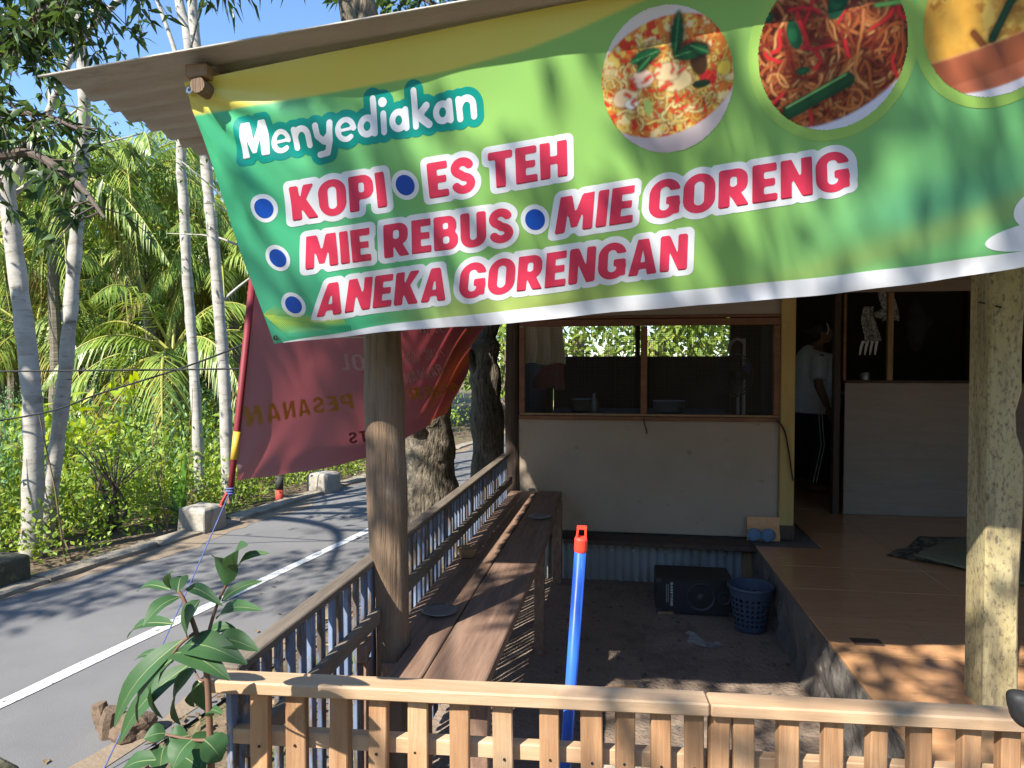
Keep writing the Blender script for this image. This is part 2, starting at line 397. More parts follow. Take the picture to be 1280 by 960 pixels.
M['stem_red'] = mat('reddish_stem', (0.17, 0.085, 0.05, 1), (0.11, 0.06, 0.04, 1), scale=9, rough=0.7)
M['stone'] = mat('rubble_stone', (0.42, 0.37, 0.29, 1), (0.28, 0.24, 0.19, 1), scale=9, rough=0.95, bump=0.015, bscale=30, spots=((0.13, 0.11, 0.09, 1), 8, 0.58, 0.7), rand=0.15)
M['skin'] = mat('skin', (0.26, 0.13, 0.08, 1), (0.22, 0.11, 0.065, 1), scale=9, rough=0.6)
M['hair'] = mat('black_hair', (0.012, 0.010, 0.009, 1), (0.022, 0.018, 0.016, 1), scale=30, stretch=(1, 1, 4), rough=0.5)
M['shirt'] = mat('pale_shirt', (0.62, 0.62, 0.64, 1), (0.48, 0.48, 0.51, 1), scale=22, rough=0.9)
M['trousers'] = mat('dark_trousers', (0.018, 0.018, 0.022, 1), (0.028, 0.028, 0.034, 1), scale=20, rough=0.9)
M['cloth_grey'] = mat('checked_cloth', (0.50, 0.50, 0.48, 1), (0.18, 0.18, 0.18, 1), scale=60, contrast=(0.46, 0.54), rough=0.95)
M['cloth_black'] = mat('dark_cloth', (0.02, 0.02, 0.022, 1), (0.035, 0.035, 0.037, 1), scale=16, rough=0.95)
M['curtain'] = mat('cream_curtain', (0.55, 0.47, 0.30, 1), (0.42, 0.35, 0.21, 1), scale=5, stretch=(6, 6, 0.4), rough=0.9)
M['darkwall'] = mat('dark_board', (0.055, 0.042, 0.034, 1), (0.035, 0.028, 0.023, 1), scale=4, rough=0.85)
M['glass_mirror'] = plain('mirror_glass', (0.6, 0.62, 0.65, 1), 0.03, metallic=1.0)
M['pinkcloth'] = mat('pink_cloth', (0.30, 0.10, 0.10, 1), (0.22, 0.08, 0.08, 1), scale=12, rough=0.95)

# ------------------------------------------------------------------ setting: ground, road, kerb, yard
def sheet(name, x0, x1, y0, y1, z, m, nx=1, ny=1, amp=0.0, parent=None):
    xs = np.linspace(x0, x1, nx + 1); ys = np.linspace(y0, y1, ny + 1)
    X, Y = np.meshgrid(xs, ys, indexing='ij')
    Z = np.full_like(X, z)
    if amp: Z = Z + amp * (np.sin(X * 3.1 + Y * 1.3) * np.sin(Y * 4.3 - X) + 0.5 * RNG.normal(size=X.shape))
    V = np.stack([X, Y, Z], -1).reshape(-1, 3)
    I = np.arange((nx + 1) * (ny + 1)).reshape(nx + 1, ny + 1)
    F = np.stack([I[:-1, :-1], I[1:, :-1], I[1:, 1:], I[:-1, 1:]], -1).reshape(-1, 4)
    return link(name, fast_mesh(name, V, F, m, smooth=True), parent)

tag(sheet('ground', -300, 300, -300, 300, -0.014, M['soil'], 40, 40), kind='structure')
RD = Vector((0.145, 0.9894, 0)); RP = Vector((-0.9894, 0.145, 0)); RO = Vector((-2.35, 4.1, 0))
def road_pt(along, left, z=0.0):
    p = RO + RD * along + RP * left
    return Vector((p.x, p.y, z))
m = MB()
N = 90
for i in range(N):
    a0 = -25 + i; a1 = a0 + 1
    for l0, l1 in ((1.30, 0.6), (0.6, 0.0), (0.0, -0.45), (-0.45, -0.86)):
        e0 = 0.04 * math.sin(a0 * 1.7) + 0.03 * math.sin(a0 * 4.1) if l1 == -0.86 else 0
        e1 = 0.04 * math.sin(a1 * 1.7) + 0.03 * math.sin(a1 * 4.1) if l1 == -0.86 else 0
        m.add([road_pt(a0, l0), road_pt(a0, l1 + e0), road_pt(a1, l1 + e1), road_pt(a1, l0)], [(0, 1, 2, 3)])
road = tag(m.build('road', M['asphalt']), kind='structure')
m = MB()
for i in range(320):
    a0 = -22 + i * 0.25; a1 = a0 + 0.25
    w = lambda a: 0.039 + 0.003 * math.sin(a * 9) + 0.002 * math.sin(a * 23)
    m.add([road_pt(a0, w(a0), .004), road_pt(a0, -w(a0 + 3), .004), road_pt(a1, -w(a1 + 3), .004), road_pt(a1, w(a1), .004)], [(0, 1, 2, 3)])
m.build('lane_line', M['roadpaint'], road)
kerb = tag(bpy.data.objects.new('kerb', None), kind='structure'); COL.objects.link(kerb); BASE[kerb] = Vector((0, 0, 0))
random.seed(3)
for i in range(34):
    a0 = -4 + i * 0.92; a1 = a0 + 0.905
    h = random.uniform(0.022, 0.05); w0 = random.uniform(0.15, 0.22); j = random.uniform(-.015, .015)
    m = MB()
    V = []
    n = 5
    for k in range(n + 1):
        a = a0 + (a1 - a0) * k / n
        e = random.uniform(-.014, .014); z = h + random.uniform(-.008, .006)
        V += [road_pt(a, 1.30 + e + j, -0.02), road_pt(a, 1.305 + e + j, z * .8), road_pt(a, 1.34 + j, z), road_pt(a, 1.30 + w0 + e, z * .95), road_pt(a, 1.31 + w0 + e, -0.02)]
    F = []
    for k in range(n):
        for q in range(4):
            F.append((k * 5 + q, k * 5 + q + 1, k * 5 + q + 6, k * 5 + q + 5))
    F += [(4, 3, 2, 1, 0), tuple(n * 5 + q for q in range(5))]
    m.add(V, F).build('kerb_stone', M['kerb'], kerb)

M['dust'] = mat('road_dust', (0.25, 0.19, 0.13, 1), (0.17, 0.13, 0.09, 1), scale=8, rough=1.0, bump=.004, bscale=60)
random.seed(41)
for side, base, reach in ((1, 1.30, .26), (-1, -.80, .30)):
    m = MB(); V = []; F = []; n = 240; wv = 0
    for i in range(n + 1):
        a_ = -6 + 22 * i / n; wv = .75 * wv + random.uniform(-.05, .05); e_ = max(.02, reach * (.45 + .3 * math.sin(a_ * 1.3) + .2 * math.sin(a_ * 3.7)) + wv)
        V += [road_pt(a_, base + .02 * side, .003), road_pt(a_, base - side * e_, .0022)]
    for i in range(n): F.append((2 * i, 2 * i + 1, 2 * i + 3, 2 * i + 2) if side > 0 else (2 * i, 2 * i + 2, 2 * i + 3, 2 * i + 1))
    m.add(V, F); m.build('dust_strip', M['dust'], road)
yard = tag(sheet('yard', -0.80, 0.88, 1.1, 4.7, -0.004, M['dirt'], 60, 110, 0.0022), kind='structure')
verge = tag(sheet('verge', -1.62, -0.79, -1.0, 6.5, -0.007, M['soil'], 30, 120, 0.004), kind='structure')

# raised, tiled floor of the stall
PLX0, PLY0 = 0.87, 1.62
flo = tag(bpy.data.objects.new('tile_floor', None), kind='structure'); COL.objects.link(flo); BASE[flo] = Vector((0, 0, 0))
m = MB()
n = 40                                                     # rough cast side of the plinth, facing the yard
random.seed(5)
V = []; F = []
for i in range(n + 1):
    y = PLY0 + (4.66 - PLY0) * i / n
    for k, z in enumerate((-0.02, 0.08, 0.16, 0.24, 0.298)):
        V.append((PLX0 - 0.012 + (0.0 if k == 4 else random.uniform(-0.018, 0.012)) + .02 * (i / n) - (0.03 if k == 0 else 0), y, z))
for i in range(n):
    for k in range(4):
        F.append((i * 5 + k, i * 5 + k + 1, (i + 1) * 5 + k + 1, (i + 1) * 5 + k))
m.add(V, F)
V2 = [(PLX0 - .012, PLY0, .298), (PLX0 + .008, 4.66, .298), (3.5, 4.66, .298), (3.5, PLY0, .298), (PLX0 - .012, PLY0, -.02), (3.5, PLY0, -.02)]
m.add(V2, [(0, 3, 2, 1), (4, 5, 3, 0)])
m.add([(-0.74, 4.72, .298), (3.5, 4.72, .298), (3.5, 7.2, .298), (-0.74, 7.2, .298), (-.74, 4.72, 0.05), (3.5, 4.72, .05)], [(0, 1, 2, 3), (4, 5, 1, 0)])
m.add([(1.16, 4.655, .2985), (3.5, 4.655, .2985), (3.5, 4.725, .2985), (1.16, 4.725, .2985)], [(0, 1, 2, 3)])
m.build('plinth', M['grout'], flo)
TS = 0.40
tm = MB(); tm.box((0, 0, 0), (TS - 0.0016, TS - 0.0016, 0.012)); tme = tm.mesh('tile', M['tile'], bevel=0.0012)
half = MB(); half.box((0, 0, 0), (TS - 0.003, 0.237, 0.012)); hme = half.mesh('tile', M['tile'], bevel=0.0012)
for i in range(6):
    for j in range(14):
        x = PLX0 + TS * (i + .5); y = PLY0 + TS * (j + .5)
        if y > 4.6 and x < 1.2: continue
        link('tile', tme, flo, (x, y, 0.304 + random.uniform(-.0006, .0006)))

# ------------------------------------------------------------------ the stall
def zr(x, y=0):                                            # underside of the roof
    return 2.115 + 0.0926 * (x + 1.302)
stall = thing('food_stall', (1.2, 4.0, 0.0), 'open roadside food stall with corrugated roof, cream wall panels and wooden posts', 'food stall')
# corrugated roof, corrugations run left-right, slope down to the road
m = MB()
RX0, RX1, RY0, RY1 = -1.33, 4.3, 1.43, 7.9
pitch, amp = 0.076, 0.0085
ny = int((RY1 - RY0) / pitch * 10); nx = 8
V = []; F = []
ys = [RY0 + (RY1 - RY0) * j / ny for j in range(ny + 1)]
for lay in (0, 1):
    for i in range(nx + 1):
        x = RX0 + (RX1 - RX0) * i / nx
        for y in ys:
            ex = 0.0
            if i == 0: ex = 0.006 * math.sin(y * 21) + 0.004 * math.sin(y * 47)
            V.append((x + ex, y, zr(x) + .008 + amp - amp * math.cos((y - RY0) / pitch * 2 * math.pi) + lay * 0.004))
S0 = (nx + 1) * (ny + 1)
for i in range(nx):
    for j in range(ny):
        a = i * (ny + 1) + j; b = a + ny + 1
        F.append((a, a + 1, b + 1, b)); F.append((S0 + a, S0 + b, S0 + b + 1, S0 + a + 1))
for j in range(ny):
    F.append((j, S0 + j, S0 + j + 1, j + 1))
    b = nx * (ny + 1) + j
    F.append((b, b + 1, S0 + b + 1, S0 + b))
for i in range(nx):
    a = i * (ny + 1); b = a + ny + 1
    F.append((a, b, S0 + b, S0 + a))
    F.append((a + ny, S0 + a + ny, S0 + b + ny, b + ny))
m.add(V, F)
me_roof = m.mesh('roof', M['roof'], BASE[stall])
me_roof.polygons.foreach_set('use_smooth', [True] * len(me_roof.polygons))
roof = link('roof', me_roof, stall)
# purlins run front to back under the sheet
for k, x in enumerate((-0.965, 0.15, 1.24, 2.35, 3.4)):
    m = MB(); m.beam((x, 1.47 if k == 0 else 1.6, zr(x) - 0.016), (x, 7.8, zr(x) - 0.016), 0.055, 0.03)
    m.build('batten', M['wood_tan'] if k == 0 else M['wood_log'], stall, bevel=0.003)
    m = MB()
    pth = [(x + 0.004 + .012 * math.sin(q * 1.3 + k), (1.47 if k == 0 else 1.6) + q * 0.78, zr(x) - (.050 if k == 0 else .068) + .006 * math.sin(q * 2.1 + k)) for q in range(9)]
    m.tube(catmull(pth, 3), 0.0185 if k == 0 else .033, 12, wob=0.03)
    m.build('purlin', M['wood_log'], stall, smooth=False)
# round left post
random.seed(8)
m = MB(); pth = []; rad = []
for i in range(26):
    z = -0.02 + i * 0.0855
    pth.append((-0.690 + 0.007 * math.sin(z * 2.4) + (z - 0.6) * -0.010, 2.0 + 0.006 * math.sin(z * 3 + 1), z))
    rad.append(0.0605 - 0.0035 * z / 2.1 + 0.0022 * math.sin(z * 7) + (0.004 if 1.28 < z < 1.42 else 0))
m.tube(pth, rad, 22, wob=0.03)
m.build('post', M['wood_log'], stall, smooth=True)
# right post: squared, painted, one edge hewn uneven
m = MB(); V = []; F = []
random.seed(2)
for i in range(30):
    z = 0.309 + i * (zr(1.2) - 0.309) / 29
    b = 0.008 * math.sin(z * 3.1) + 0.006 * math.sin(z * 7.3) - (0.02 if 1.2 < z < 1.32 else 0) + 0.012 * (z - 0.8)
    l = -0.003 * (z - .3)
    V += [(1.199 + l, 2.50, z), (1.201 + l, 2.452, z), (1.203 + l, 2.434, z), (1.209 + l, 2.428, z), (1.300 + b, 2.434, z), (1.310 + b, 2.446, z), (1.306 + b, 2.545, z), (1.197 + l, 2.54, z)]
for i in range(29):
    for k in range(8):
        F.append((i * 8 + k, i * 8 + (k + 1) % 8, (i + 1) * 8 + (k + 1) % 8, (i + 1) * 8 + k))
m.add(V, F)
tag(m.build('post', M['yellow_post'], stall), 'yellow painted post with worn chipped paint')
m = MB(); m.beam((1.188, 2.475, 1.655), (1.225, 2.415, 1.632), 0.005, 0.005); m.build('nail', M['cable'], stall)
# doorway post, corner post and back posts
m = MB(); m.box((1.098, 4.652, 1.27), (0.088, 0.075, 1.92)); m.build('post', M['yellow_plain'], stall, bevel=0.004)
m = MB(); m.box((1.1, 4.655, 0.3585), (0.094, 0.083, 0.095)); m.build('post_foot', M['wood_dark'], stall, bevel=0.003)
m = MB()
pth = [(-0.706 + .006 * math.sin(z * 4), 4.66, z) for z in np.linspace(-.02, 2.12, 16)]
m.tube(pth, 0.047, 12, wob=0.05); m.build('post', M['wood_dark'], stall)
for x in (-0.7, 1.18, 3.35):
    m = MB(); m.box((x, 7.15, 1.15), (0.09, 0.09, 2.24 + (x + .7) * .18)); m.build('post', M['wood_dark'], stall, bevel=0.004)
# front-left wall: lower board, window, board above
WY = 4.66
m = MB(); m.box((0.195, WY, 0.705), (1.715, 0.016, 0.79)); m.build('wall_panel', M['panel'], stall, bevel=0.002)
m = MB(); m.add([(-.66, WY - .008, 1.765), (1.054, WY - .008, 1.765), (1.054, WY - .008, 2.3), (-.66, WY - .008, 2.14), (-.66, WY + .008, 1.765), (1.054, WY + .008, 1.765), (1.054, WY + .008, 2.3), (-.66, WY + .008, 2.14)],
    [(0, 1, 2, 3), (7, 6, 5, 4), (0, 4, 5, 1)])
m.build('wall_panel', M['panel_grey'], stall)
win = MB(); win.box((0.205, WY - .004, 1.108), (1.72, 0.04, 0.014)); wob = win.build('window', M['wood_tan'], stall, bevel=0.002)
for c, s in (((0.205, WY - .008, 1.728), (1.72, 0.045, 0.045)), ((0.205, WY - .012, 1.086), (1.73, 0.05, 0.026)), ((-0.637, WY - .008, 1.41), (0.04, 0.045, 0.585)),
             ((1.033, WY - .008, 1.41), (0.042, 0.045, 0.585)), ((0.185, WY - .008, 1.41), (0.042, 0.04, 0.585)), ((0.205, WY - .006, 1.765), (1.72, .03, .018))):
    m = MB(); m.box(c, s); m.build('window_frame', M['wood_red'], wob, bevel=0.003)
def wire_mesh(name, x0, x1, z0, z1, y, p, w, parent, axis='x'):
    V = []; F = []
    def bar(a, b):
        a = Vector(a); b = Vector(b); o = len(V)
        d = (b - a).normalized(); u = Vector((0, 1, 0)) if axis == 'x' else Vector((1, 0, 0)); r = d.cross(u)
        for q in (a, b):
            for k in range(3):
                t = k * 2 * math.pi / 3
                V.append(q + (u * math.cos(t) + r * math.sin(t)) * w)
        F.extend([(o, o + 1, o + 4, o + 3), (o + 1, o + 2, o + 5, o + 4), (o + 2, o, o + 3, o + 5)])
    nx = int((x1 - x0) / p); nz = int((z1 - z0) / p)
    for i in range(nx + 1):
        x = x0 + i * p + random.uniform(-.0012, .0012)
        bar((x, y, z0), (x + random.uniform(-.004, .004), y, z1)) if axis == 'x' else bar((y, x, z0), (y, x, z1))
    for j in range(nz + 1):
        z = z0 + j * p
        bar((x0, y + .002, z), (x1, y + .002, z)) if axis == 'x' else bar((y + .002, x0, z), (y + .002, x1, z))
    off = BASE[parent]
    V = [v - off for v in V]
    return tag(link(name, fast_mesh(name, np.array(V), F, M['wire']), parent), kind='stuff')
wire_mesh('wire_mesh', -0.615, 1.012, 1.12, 1.71, WY + 0.022, 0.0125, 0.0007, wob)
m = MB(); m.tube(catmull([(0.185, WY - .03, 1.10), (0.187, WY - .045, 1.06), (0.2, WY - .04, 1.02), (0.205, WY - .04, 0.985)], 4), 0.004, 6); m.build('latch_cord', M['cable'], stall)
for x_, z_, mm_ in ((-.56, .82, 'white'), (.985, .52, 'cable'), (.62, .50, 'cable'), (-.2, .47, 'cable'), (-.6, .45, 'cable'), (.2, 1.03, 'cable'), (-.62, 1.02, 'cable'), (.98, 1.03, 'cable')):
    m = MB(); m.lathe([(0, -.003), (.005, -.002), (.006, .0)], (x_, WY - .008, z_), 8, M=rotm(rx=math.pi / 2)); m.build('nail', M[mm_], stall)
# ledge board, zinc skirt with screws below the wall
m = MB(); V = []
m.add([(-.34, 4.47, .268), (1.06, 4.43, .268), (1.06, 4.65, .268), (-.34, 4.65, .268), (-.34, 4.47, .296), (1.06, 4.43, .296), (1.06, 4.65, .296), (-.34, 4.65, .296)],
      [(3, 2, 1, 0), (4, 5, 6, 7), (0, 1, 5, 4), (1, 2, 6, 5), (2, 3, 7, 6), (3, 0, 4, 7)])
m.build('ledge_board', M['wood_dark'], stall, bevel=0.003)
m = MB(); V = []; F = []
n = 150
for i in range(n + 1):
    x = -0.66 + 1.5 * i / n
    y = 4.60 + 0.008 * math.sin(x / 0.055 * 2 * math.pi)
    V += [(x, y, -0.02), (x, y + .004, 0.26)]
for i in range(n): F.append((2 * i, 2 * i + 2, 2 * i + 3, 2 * i + 1))
m.add(V, F); skirt = m.build('zinc_skirt', M['zinc'], stall, smooth=True)
for x in (-0.02, .12, .33, 0.71): 
    m = MB(); m.lathe([(0, -.006), (.009, -.005), (.009, 0), (0, 0)], (x, 4.588, .205), 10, M=rotm(rx=math.pi / 2)); m.build('screw', M['steel'], skirt)
m = MB(); m.box((0.86, 4.605, .13), (.07, .03, .26)); m.build('skirt_stud', M['wood_tan'], stall, bevel=.003)
# right-hand wall set back: lower plank board, sill, opening, lintel
m = MB(); m.box((2.56, 5.48, 0.81), (1.70, 0.02, 0.998)); m.build('wall_panel', M['panel_grey'], stall, bevel=0.003)
m = MB(); m.box((2.56, 5.47, 1.318), (1.70, 0.06, 0.02)); m.build('sill', M['wood_dark'], stall, bevel=0.003)
m = MB(); m.box((2.56, 5.475, 2.03), (1.72, 0.03, 0.085)); m.build('lintel', M['panel_grey'], stall, bevel=0.003)
m = MB(); m.add([(x_, 5.48 + d_, z_) for d_ in (-.01, .01) for x_, z_ in ((1.70, 2.07), (3.42, 2.07), (3.42, zr(3.42) + .012), (1.70, zr(1.70) + .012))], [(0, 1, 2, 3), (7, 6, 5, 4), (0, 4, 5, 1), (3, 2, 6, 7), (0, 3, 7, 4), (1, 5, 6, 2)]); m.build('wall_panel', M['panel_grey'], stall)
m = MB(); m.box((1.70, 5.47, 1.653), (0.022, 0.04, 0.655)); m.build('opening_frame', M['wood_red'], stall, bevel=0.002)
m = MB(); m.box((2.02, 5.472, 1.655), (0.04, 0.04, 0.66)); m.build('mullion', M['wood_tan'], stall, bevel=0.003)
m = MB(); m.box((1.655, 5.5, 1.15), (0.045, 0.06, 1.68)); m.build('door_jamb', M['wood_dark'], stall, bevel=0.003)
m = MB(); m.box((1.41, 5.5, 2.10), (0.5, 0.06, 0.22)); m.build('door_header', M['wood_dark'], stall, bevel=0.003)
# kitchen: side, back and far-right walls
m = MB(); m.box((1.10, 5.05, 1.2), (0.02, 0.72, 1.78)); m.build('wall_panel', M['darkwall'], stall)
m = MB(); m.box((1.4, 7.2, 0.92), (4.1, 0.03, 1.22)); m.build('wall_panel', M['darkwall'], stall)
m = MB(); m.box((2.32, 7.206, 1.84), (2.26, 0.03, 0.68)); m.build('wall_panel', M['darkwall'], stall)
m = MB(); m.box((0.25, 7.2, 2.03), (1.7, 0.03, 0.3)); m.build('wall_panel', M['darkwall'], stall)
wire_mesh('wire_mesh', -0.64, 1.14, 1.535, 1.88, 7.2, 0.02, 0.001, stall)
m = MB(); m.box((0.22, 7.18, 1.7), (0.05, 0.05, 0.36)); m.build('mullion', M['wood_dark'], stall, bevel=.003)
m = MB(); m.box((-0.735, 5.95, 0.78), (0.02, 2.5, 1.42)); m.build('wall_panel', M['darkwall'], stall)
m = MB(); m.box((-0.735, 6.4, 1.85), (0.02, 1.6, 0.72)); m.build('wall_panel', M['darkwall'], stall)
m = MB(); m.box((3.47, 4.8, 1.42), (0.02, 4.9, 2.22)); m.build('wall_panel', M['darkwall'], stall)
#MARK1

# ------------------------------------------------------------------ front picket fence (new wood)
def fy(x): return 1.188 + 0.0583 * (x + 0.737)
random.seed(21)
fence = thing('picket_fence', (0.2, fy(0.2), 0), 'low new pine picket fence along the front of the stall', 'fence')
FA = math.atan(0.0583)
m = MB(); m.beam((-0.775, fy(-0.775) - .004, 0.846), (0.163, fy(.163) - .004, 0.8455), 0.05, 0.024); m.build('top_rail', M['wood_rail'], fence, bevel=0.003)
m = MB(); m.beam((0.1655, fy(.1655) - .003, 0.844), (1.62, fy(1.62) - .003, 0.838), 0.05, 0.023); m.build('top_rail', M['wood_rail'], fence, bevel=0.003)
for z0, z1 in ((0.730, 0.722), (0.22, 0.21)):
    m = MB(); m.beam((-0.735, fy(-0.735) + .027, z0), (1.62, fy(1.62) + .027, z1), 0.024, 0.03); m.build('lower_rail', M['wood_rail'], fence, bevel=0.002)
PX = [-0.668, -0.594, -0.515, -0.44, -0.362, -0.282, -0.199, -0.116, -0.037, 0.021, 0.085, 0.144, 0.181, 0.231, 0.302, 0.379, 0.452, 0.527, 0.603, 0.673,
      0.748, 0.824, 0.90, 0.975, 1.05, 1.125, 1.20, 1.275, 1.35, 1.43, 1.51, 1.58]
for i, x in enumerate(PX):
    w = 0.0355 + random.uniform(-.0035, .003)
    if i in (11, 12): w = 0.034
    m = MB(); h = 0.74
    tilt = random.uniform(-.014, .014)
    m.box((x, fy(x) + .003 + random.uniform(-.0015, .001), 0.832 - h / 2), (w, 0.022, h), rotm(rx=random.uniform(-.004, .004), ry=tilt, rz=FA + random.uniform(-.03, .03)))
    m.v = [(a_ + random.uniform(-.0022, .0022), b_ + random.uniform(-.0015, .0015), c_ + (random.uniform(-.006, .002) if c_ < .5 else 0)) for a_, b_, c_ in m.v]
    pk = m.build('picket', M['wood_pine'], fence, bevel=0.002)
    for z in (0.728, 0.216):
        if random.random() < .8:
            m = MB(); m.lathe([(0, -.0012), (.0026, -.0012), (.0026, .001)], (x + random.uniform(-.004, .004), fy(x) - .0085, z + random.uniform(-.004, .004)), 7, M=rotm(rx=-math.pi / 2)); m.build('nail', M['cable'], pk)
# blue side fence
sf = thing('slat_fence', (-0.735, 2.7, 0), 'old side fence of flaking blue slats with weathered rails beside the bench', 'fence')
def sx(y): return -0.748 + 0.0118 * (y - 1.2)
m = MB(); m.beam((sx(1.215), 1.218, 0.850), (sx(4.4), 4.4, 0.853), 0.045, 0.02); m.build('top_rail', M['wood_grey'], sf, bevel=0.003)
m = MB(); m.beam((sx(1.3) + .032, 1.23, 0.695), (sx(4.4) + .032, 4.4, 0.69), 0.022, 0.045); m.build('middle_rail', M['wood_grey'], sf, bevel=0.003)
m = MB(); m.beam((sx(1.3) + .032, 1.23, 0.16), (sx(4.4) + .032, 4.4, 0.16), 0.022, 0.045); m.build('lower_rail', M['wood_grey'], sf, bevel=0.003)
for i in range(57):
    y = 1.225 + i * 0.0555 + random.uniform(-.006, .006)
    w = random.choice((0.03, 0.027, 0.033, 0.022))
    h = 0.80
    m = MB(); m.box((sx(y) + .012, y, 0.838 - h / 2), (0.012, w, h), rotm(rx=random.uniform(-.02, .02)))
    m.build('slat', M['blue_slat'], sf, bevel=0.0015)
m = MB(); m.beam((sx(1.2) + .02, 1.2405, 0.0), (sx(1.2) + .02, 1.2405, 0.829), 0.03, 0.03, up=(0, 1, 0)); m.build('corner_post', M['blue_slat'], sf, bevel=.002)

# ------------------------------------------------------------------ long bench-table
bench = thing('long_bench', (-0.52, 3.2, 0), 'long dark plank bench running back along the blue fence', 'bench')
def plank(xl, xr, y0, y1, z, th, parent, name, m_, notch=None):
    n = 24; V = []; F = []
    for i in range(n + 1):
        y = y0 + (y1 - y0) * i / n
        a = xl(y); b = xr(y)
        V += [(a, y, z - th), (b, y, z - th), (b, y, z - .003), (b - .004, y, z), (a + .004, y, z), (a, y, z - .003)]
    for i in range(n):
        for k in range(6): F.append((i * 6 + k, i * 6 + (k + 1) % 6, (i + 1) * 6 + (k + 1) % 6, (i + 1) * 6 + k))
    F += [tuple(range(5, -1, -1)), tuple(n * 6 + k for k in range(6))]
    mm = MB(); mm.add(V, F)
    return mm.build(name, m_, parent)
plank(lambda y: -0.705 if y > 2.07 else -0.622, lambda y: -0.5245 + .003 * math.sin(y * 2), 1.775, 4.56, 0.590, 0.034, bench, 'plank', M['wood_bench'])
plank(lambda y: -0.5175 + .003 * math.sin(y * 2), lambda y: -0.345 + .012 * math.sin((y - 1.8) * 1.15) - (0.012 if y > 4 else 0), 1.765, 4.57, 0.592, 0.036, bench, 'plank', M['wood_bench'])
for x0, y0, s in ((-0.375, 3.38, .05), (-0.66, 3.38, .045), (-0.38, 4.50, .06), (-0.66, 4.5, .05), (-0.385, 1.9, .06), (-0.56, 1.92, .05)):
    m = MB(); m.box((x0, y0, 0.265), (s, s * 0.9, 0.55), rotm(rx=random.uniform(-.02, .02))); m.build('leg', M['wood_bench'], bench, bevel=0.003)
for y0 in (1.91, 3.38, 4.5):
    m = MB(); m.beam((-0.69, y0 + .04, 0.528), (-0.36, y0 + .04, 0.528), 0.03, 0.05); m.build('crossbar', M['wood_bench'], bench, bevel=0.003)
def plate(x, y, r, label):
    m = MB(); prof = [(0, .004), (r * .55, .004), (r * .66, .008), (r * .98, .013), (r, .0115), (r * .66, .002), (0, 0)]
    m.lathe(prof, (0, 0, 0), 28)
    o = m.solo('plate', M['plate'], (x, y, 0.593), label, 'plate', smooth=True, local=True)
    return o
plate(-0.597, 2.262, 0.062, 'round metal plate on the near end of the bench')
plate(-0.418, 3.755, 0.062, 'round metal plate on the far end of the bench')
m = MB(); m.lathe([(0, 0), (.028, .0), (.034, .006), (.046, .040), (.047, .042), (.044, .041), (.032, .008), (0, .005)], (0, 0, 0), 22)
m.solo('bowl', M['bowl'], (-0.652, 2.95, 0.592), 'small tan bowl on the bench against the blue fence', 'bowl', smooth=True, local=True)
m = MB(); m.box((-0.715, 1.86, .63), (.03, .09, .05), rotm(rz=.2)); m.box((-0.71, 1.86, .3), (.03, .03, .6))
m.solo('wood_offcut', M['wood_bench'], (-0.715, 1.86, 0), 'short wooden prop beside the foot of the round post', 'wood block', bevel=.003)

# ------------------------------------------------------------------ lettering drawn from outlines (signed distance fields)
def sd_poly(P, X, Y):
    P = np.array(P, float); n = len(P)
    d = np.full(X.shape, 1e9); ins = np.zeros(X.shape, bool)
    for i in range(n):
        a = P[i]; b = P[(i + 1) % n]; e = b - a
        wx = X - a[0]; wy = Y - a[1]
        t = np.clip((wx * e[0] + wy * e[1]) / (e @ e + 1e-12), 0, 1)
        d = np.minimum(d, (wx - t * e[0]) ** 2 + (wy - t * e[1]) ** 2)
        c = (a[1] > Y) != (b[1] > Y)
        xi = (b[0] - a[0]) * (Y - a[1]) / (b[1] - a[1] + 1e-12) + a[0]
        ins ^= c & (X < xi)
    return np.where(ins, -1, 1) * np.sqrt(d)
def sd_box(x0, y0, x1, y1, r, X, Y):
    cx, cy = (x0 + x1) / 2, (y0 + y1) / 2; hx, hy = (x1 - x0) / 2 - r, (y1 - y0) / 2 - r
    qx = np.abs(X - cx) - hx; qy = np.abs(Y - cy) - hy
    return np.hypot(np.maximum(qx, 0), np.maximum(qy, 0)) + np.minimum(np.maximum(qx, qy), 0) - r
def sd_stroke(P, w, X, Y):
    d = np.full(X.shape, 1e9)
    for a, b in zip(P[:-1], P[1:]):
        ax, ay = a; ex, ey = b[0] - ax, b[1] - ay
        t = np.clip(((X - ax) * ex + (Y - ay) * ey) / (ex * ex + ey * ey + 1e-12), 0, 1)
        d = np.minimum(d, np.hypot(X - ax - t * ex, Y - ay - t * ey))
    return d - w / 2
def arc(cx, cy, rx, ry, a0, a1, n=14):
    return [(cx + rx * math.cos(math.radians(a0 + (a1 - a0) * k / n)), cy + ry * math.sin(math.radians(a0 + (a1 - a0) * k / n))) for k in range(n + 1)]
U = np.minimum
SW = 0.265                                                # stem width
